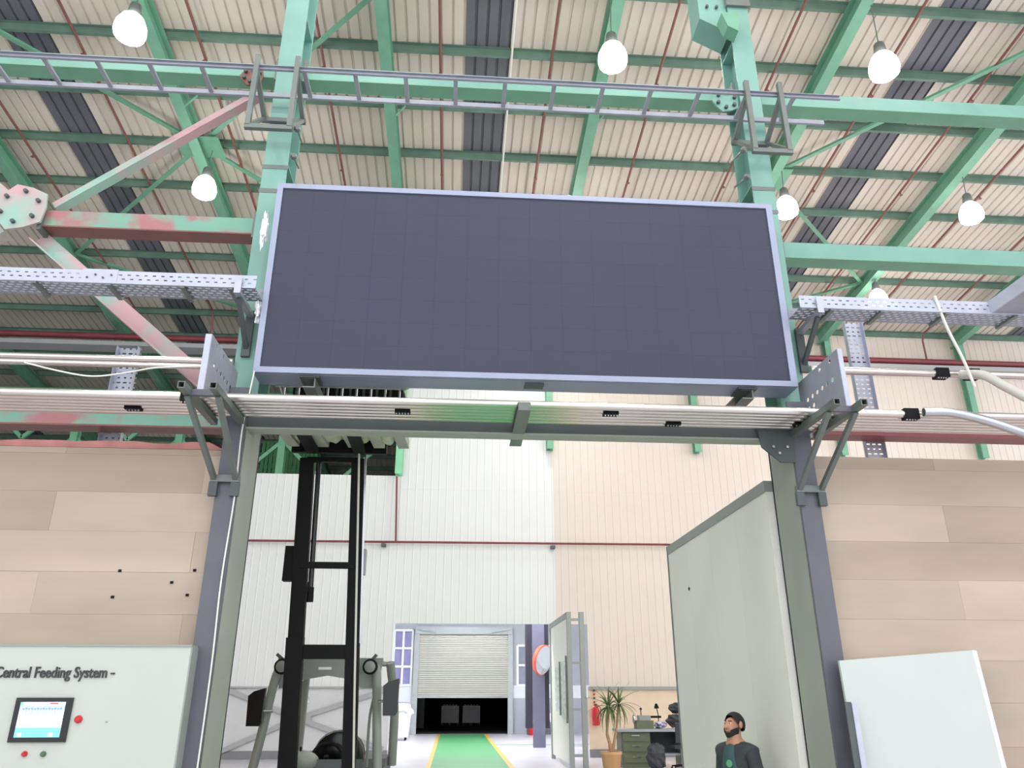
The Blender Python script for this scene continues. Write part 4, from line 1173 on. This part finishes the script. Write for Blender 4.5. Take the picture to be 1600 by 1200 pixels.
# local space: faces -Y, +X is the person's left
V = [(0, 0, 0.86), (0, 0.01, 1.02), (0, 0.0, 1.18), (0, 0.01, 1.29), (0, -0.005, 1.36), (0, -0.012, 1.42), (0, -0.012, 1.50), (0, 0.0, 1.555)]
Rr = [(0.15, 0.11), (0.135, 0.10), (0.155, 0.11), (0.12, 0.08), 0.055, (0.066, 0.075), (0.074, 0.09), (0.05, 0.06)]
E_ = [(i, i + 1) for i in range(7)]
def limb(root, pts, rad):
    k = root
    for p, r in zip(pts, rad):
        V.append(p); Rr.append(r); E_.append((k, len(V) - 1)); k = len(V) - 1
    return k
for s in (-1, 1):
    wr_ = limb(3, [(s * 0.165, 0.01, 1.265), (s * 0.215, 0.02, 1.02), (s * 0.225, -0.06, 0.80), (s * 0.225, -0.085, 0.75)], [0.055, 0.042, 0.03, (0.032, 0.018)])
    for i, (dx, ln) in enumerate(((-0.024, 0.065), (-0.008, 0.075), (0.008, 0.07), (0.024, 0.055))):
        limb(wr_, [(s * 0.225 + dx, -0.095, 0.715), (s * 0.225 + dx, -0.10 - ln * 0.3, 0.715 - ln * 0.5), (s * 0.225 + dx, -0.09 - ln * 0.3, 0.715 - ln)], [0.009, 0.008, 0.007])
    limb(wr_, [(s * 0.225 - s * 0.035, -0.10, 0.75), (s * 0.225 - s * 0.045, -0.115, 0.72)], [0.010, 0.009])
    limb(0, [(s * 0.085, 0, 0.78), (s * 0.095, -0.005, 0.45), (s * 0.10, 0.02, 0.09), (s * 0.105, -0.12, 0.035)], [0.085, 0.055, 0.036, (0.04, 0.03)])
limb(6, [(0, -0.098, 1.475), (0, -0.128, 1.462)], [0.018, 0.012])
body = skinned('body', V, E_, Rr, 'skin', person)
body['label'] = 'face, neck and hands'
JV = [(0, 0, 0.80), (0, 0.01, 1.0), (0, 0.0, 1.18), (0, 0.01, 1.285), (0, 0.008, 1.36)]
JR = [(0.175, 0.135), (0.16, 0.125), (0.18, 0.135), (0.15, 0.105), (0.09, 0.085)]
JE = [(0, 1), (1, 2), (2, 3), (3, 4)]
for s in (-1, 1):
    b = len(JV)
    JV += [(s * 0.17, 0.01, 1.262), (s * 0.222, 0.02, 1.02), (s * 0.230, -0.05, 0.83)]
    JR += [0.075, 0.062, 0.05]
    JE += [(3, b), (b, b + 1), (b + 1, b + 2)]
skinned('jacket', JV, JE, JR, 'jacket', person)
skinned('shirt', [(0, -0.03, 0.86), (0, -0.045, 1.1), (0, -0.045, 1.2), (0, -0.022, 1.345)], [(0, 1), (1, 2), (2, 3)], [(0.12, 0.11), (0.115, 0.108), (0.115, 0.108), (0.075, 0.085)], 'shirt_teal', person)
MB().lathe([(0.032, 0), (0.03, 0.004)], (0.045, -0.155, 1.17), 14, axis=(0.15, -1, 0.1)).build('chest_emblem', 'emblem', person)
TV = [(0, 0, 0.88), (0, 0, 0.78)]
TR = [(0.16, 0.125), (0.16, 0.125)]
TE = [(0, 1)]
for s in (-1, 1):
    b = len(TV)
    TV += [(s * 0.09, 0, 0.70), (s * 0.10, -0.005, 0.42), (s * 0.105, 0.015, 0.07)]
    TR += [0.095, 0.075, 0.062]
    TE += [(1, b), (b, b + 1), (b + 1, b + 2)]
skinned('trousers', TV, TE, TR, 'trousers', person)
for s in (-1, 1):
    MB().blob((s * 0.105, -0.06, 0.04), 0.05, 0.14, 0.045, 0, 12, 8).build('shoe', 'black', person, True)
    MB().blob((s * 0.030, -0.080, 1.498), 0.013, 0.008, 0.008, 0, 10, 6).build('eye', 'eye_white', person, True)
    MB().blob((s * 0.030, -0.087, 1.498), 0.006, 0.003, 0.005, 0, 8, 6).build('pupil', 'black', person, True)
    MB().blob((s * 0.078, 0.005, 1.485), 0.012, 0.022, 0.032, 0, 10, 8).build('ear', 'skin', person, True)
    MB().bar((s * 0.014, -0.085, 1.517), (s * 0.042, -0.072, 1.518), 0.012, 0.007).build('eyebrow', 'hair', person)
MB().blob((0, -0.098, 1.437), 0.024, 0.010, 0.008, 0, 12, 6).build('mouth', 'pink_foam', person, True)
# hair: shell over crown and back, and a short beard
hv, hf = [], []
nu, nv = 20, 10
for i in range(nv + 1):
    ph = 0.5 * math.pi * i / nv * 1.55
    for k in range(nu):
        a = 2 * math.pi * k / nu
        pp = math.radians(42 + 42 * (math.sin(a) + 1) + (12 if abs(math.cos(a)) > 0.8 else 0)) * i / nv
        hv.append((0.085 * math.sin(pp) * math.cos(a), 0.012 + 0.105 * math.sin(pp) * math.sin(a), 1.487 + 0.108 * math.cos(pp)))
for i in range(nv):
    for k in range(nu):
        hf.append((i * nu + k, (i + 1) * nu + k, (i + 1) * nu + (k + 1) % nu, i * nu + (k + 1) % nu))
MB().add(hv, hf).build('hair', 'hair', person, True)
bv, bf = [], []
for i in range(5):
    z = 1.375 + 0.014 * i
    for k in range(13):
        a = math.pi + math.pi * k / 12
        r = 0.9 + 0.06 * (i if i < 3 else 3)
        bv.append((0.072 * r * math.cos(a), -0.018 + 0.082 * r * math.sin(a), z + 0.035 * abs(math.cos(a)) ** 2))
for i in range(4):
    for k in range(12):
        if i == 3 and 4 <= k <= 7: continue
        bf.append((i * 13 + k, i * 13 + k + 1, (i + 1) * 13 + k + 1, (i + 1) * 13 + k))
MB().add(bv, bf).build('beard', 'hair', person, True)

# ------------------------------------------------------------------ corner with plant, bench and extinguisher
t = thing('potted_palm', (3.92, 20.6, 0), 'two-stemmed potted dracaena beside the folded-back door leaf', 'plant')
MB().lathe([(0.17, 0), (0.2, 0.04), (0.24, 0.36), (0.26, 0.38), (0.26, 0.44), (0.22, 0.44), (0.2, 0.40)], (3.90, 20.6, 0), 24).build('pot', 'terracotta', t, True)
MB().tube(curve([(3.90, 20.6, 0.38), (3.88, 20.6, 0.6), (3.82, 20.6, 0.85), (3.86, 20.6, 1.15), (3.88, 20.6, 1.45)]), [0.05] * 8 + [0.04] * 8 + [0.032] * 17, 8).build('stem', 'bark', t, True)
MB().tube(curve([(3.92, 20.6, 0.38), (3.98, 20.6, 0.62), (4.06, 20.62, 0.95), (4.10, 20.62, 1.2), (4.14, 20.62, 1.5)]), [0.045] * 8 + [0.036] * 8 + [0.03] * 17, 8).build('stem', 'bark', t, True)
rnd = random.Random(11)
for (cx_, cz_) in ((3.88, 1.45), (4.14, 1.5)):
    for i in range(30):
        az = i * 2.4 + rnd.uniform(-0.3, 0.3)
        el = 1.35 - 1.9 * (i / 29) + rnd.uniform(-0.1, 0.1)
        L = rnd.uniform(0.48, 0.66)
        droop = 0.25 + 0.55 * (i / 29)
        pts = []
        for k in range(6):
            s_ = k / 5
            d = L * s_
            e2 = el - droop * s_
            pts.append(Vector((cx_ + math.cos(az) * math.cos(e2) * d, 20.6 + math.sin(az) * math.cos(e2) * d, cz_ + math.sin(e2) * d)))
        side = Vector((-math.sin(az), math.cos(az), 0))
        ws = [0.012, 0.022, 0.024, 0.02, 0.012, 0.002]
        vs, fs = [], []
        for p, w in zip(pts, ws):
            vs += [p - side * w, p + Vector((0, 0, -0.008)), p + side * w]
        for k in range(5):
            fs += [(3 * k, 3 * k + 1, 3 * k + 4, 3 * k + 3), (3 * k + 1, 3 * k + 2, 3 * k + 5, 3 * k + 4)]
        MB().add(vs, fs).build('leaf', 'leaf', t, True)
t = thing('fire_extinguisher', (4.30, 24.8, 0.85), 'red fire extinguisher on a striped hanger on the beige wall', 'extinguisher')
MB().lathe([(0.10, 0), (0.115, 0.02), (0.115, 0.44), (0.09, 0.51), (0.04, 0.55)], (4.28, 24.82, 0.87), 18).build('cylinder', 'red', t, True)
MB().box(4.24, 4.32, 24.78, 24.86, 1.42, 1.47).build('valve', 'dark_steel', t)
MB().tube(curve([(4.30, 24.78, 1.45), (4.42, 24.76, 1.35), (4.42, 24.76, 1.0)]), 0.012, 6).build('hose', 'rubber', t)
for i in range(4):
    MB().box(4.25, 4.31, 24.95, 24.965, 1.48 + i * 0.11, 1.54 + i * 0.11).build('hanger_stripe', 'bag_dark' if i % 2 else 'red', t)
wbn = thing('workbench', (5.2, 21.8, 0), 'olive metal workbench below the beige wall behind the partition', 'workbench')
MB().box(4.25, 6.6, 21.4, 22.2, 0.84, 0.90).build('top', 'annex_grey', wbn)
MB().box(4.35, 5.10, 21.5, 22.15, 0.0, 0.84).build('pedestal', 'olive', wbn)
for z in (0.62, 0.38, 0.12):
    d = MB().box(4.38, 5.07, 21.48, 21.5, z, z + 0.19).build('drawer', 'olive', wbn)
    MB().box(4.62, 4.82, 21.46, 21.48, z + 0.12, z + 0.14).build('pull', 'steel', d)
MB().box(5.9, 6.55, 21.5, 22.15, 0.0, 0.84).build('pedestal', 'olive', wbn)
MB().box(5.10, 5.9, 21.95, 22.1, 0.3, 0.84).build('back_panel', 'bag_dark', wbn)
MB().box(5.10, 5.9, 21.6, 22.0, 0.28, 0.32).build('shelf', 'annex_grey', wbn)
t = thing('bench_machine', (4.98, 21.7, 0.9), 'small olive bench machine with a knobbed lever on the workbench', 'machine')
MB().box(4.78, 5.22, 21.5, 21.9, 0.902, 1.10).build('base', 'olive', t)
MB().box(4.86, 5.16, 21.55, 21.85, 1.10, 1.22).build('head', 'edge_grey', t)
MB().tube([(4.92, 21.6, 1.22), (4.92, 21.6, 1.36)], 0.015, 6).build('lever', 'dark_steel', t)
MB().blob((4.92, 21.6, 1.38), 0.035, 0.035, 0.035, 0, 10, 8).build('knob', 'bag_dark', t, True)
MB().lathe([(0.11, 0), (0.11, 0.03)], (4.76, 21.7, 1.13), 16, axis=(-1, 0, 0)).build('handwheel', 'steel', t)
MB().box(5.16, 5.45, 21.6, 21.75, 1.16, 1.21).build('arm', 'black', t)
t = thing('desk_lamp', (5.42, 21.9, 0.9), 'black gooseneck work lamp standing on the workbench', 'lamp')
MB().lathe([(0.09, 0), (0.09, 0.02), (0.02, 0.03)], (5.45, 21.95, 0.902), 14).build('base', 'black', t)
MB().tube(curve([(5.45, 21.95, 0.92), (5.46, 21.95, 1.2), (5.41, 21.9, 1.42)]), 0.012, 6).build('stem', 'black', t)
MB().lathe([(0.03, 0), (0.065, 0.10), (0.066, 0.11)], (5.41, 21.9, 1.50), 12, axis=(0, -0.2, -1)).build('shade', 'black', t, True)
for k, (c, r, m_, lab) in enumerate((((5.42, 21.62, 1.002), (0.17, 0.14, 0.082), 'bag_blue', 'blue and white plastic bag lying on the workbench'),
                                    ((5.85, 21.75, 1.09), (0.24, 0.2, 0.155), 'bag_dark', 'dark crumpled bag on the workbench beside the partition edge'),
                                    ((5.95, 21.85, 1.39), (0.24, 0.2, 0.13), 'bag_dark', 'dark jacket heaped on top of the crumpled bag'),
                                    ((5.05, 20.75, 0.30), (0.24, 0.22, 0.30), 'bag_dark', 'dark sack standing on the floor before the workbench'))):
    tag(MB().blob(c, *r, 0.18, 14, 10, 60 + k).build('bag' if k != 2 else 'jacket', m_), lab, 'bag' if k != 2 else 'jacket')
t = thing('office_chair', (5.75, 20.9, 0), 'dark grey swivel chair in front of the workbench', 'chair')
MB().prism([(20.72, 0.48), (21.22, 0.48), (21.24, 0.54), (20.70, 0.56)], 'x', 5.52, 5.98).build('seat', 'bag_dark', t)
MB().prism([(20.66, 0.62), (20.72, 0.60), (20.64, 1.08), (20.58, 1.06)], 'x', 5.54, 5.96).build('backrest', 'bag_dark', t)
MB().bar((5.75, 20.72, 0.5), (5.75, 20.66, 0.7), 0.06, 0.02).build('back_stem', 'black', t)
MB().tube([(5.75, 20.97, 0.1), (5.75, 20.97, 0.48)], 0.03, 10).build('gas_lift', 'steel', t)
for i in range(5):
    a = i * 2 * math.pi / 5
    l = MB().bar((5.75, 20.97, 0.11), (5.75 + 0.28 * math.cos(a), 20.97 + 0.28 * math.sin(a), 0.075), 0.04, 0.03).build('base_leg', 'black', t)
    MB().blob((5.75 + 0.28 * math.cos(a), 20.97 + 0.28 * math.sin(a), 0.031), 0.03, 0.03, 0.03, 0, 10, 6).build('castor', 'rubber', l, True)
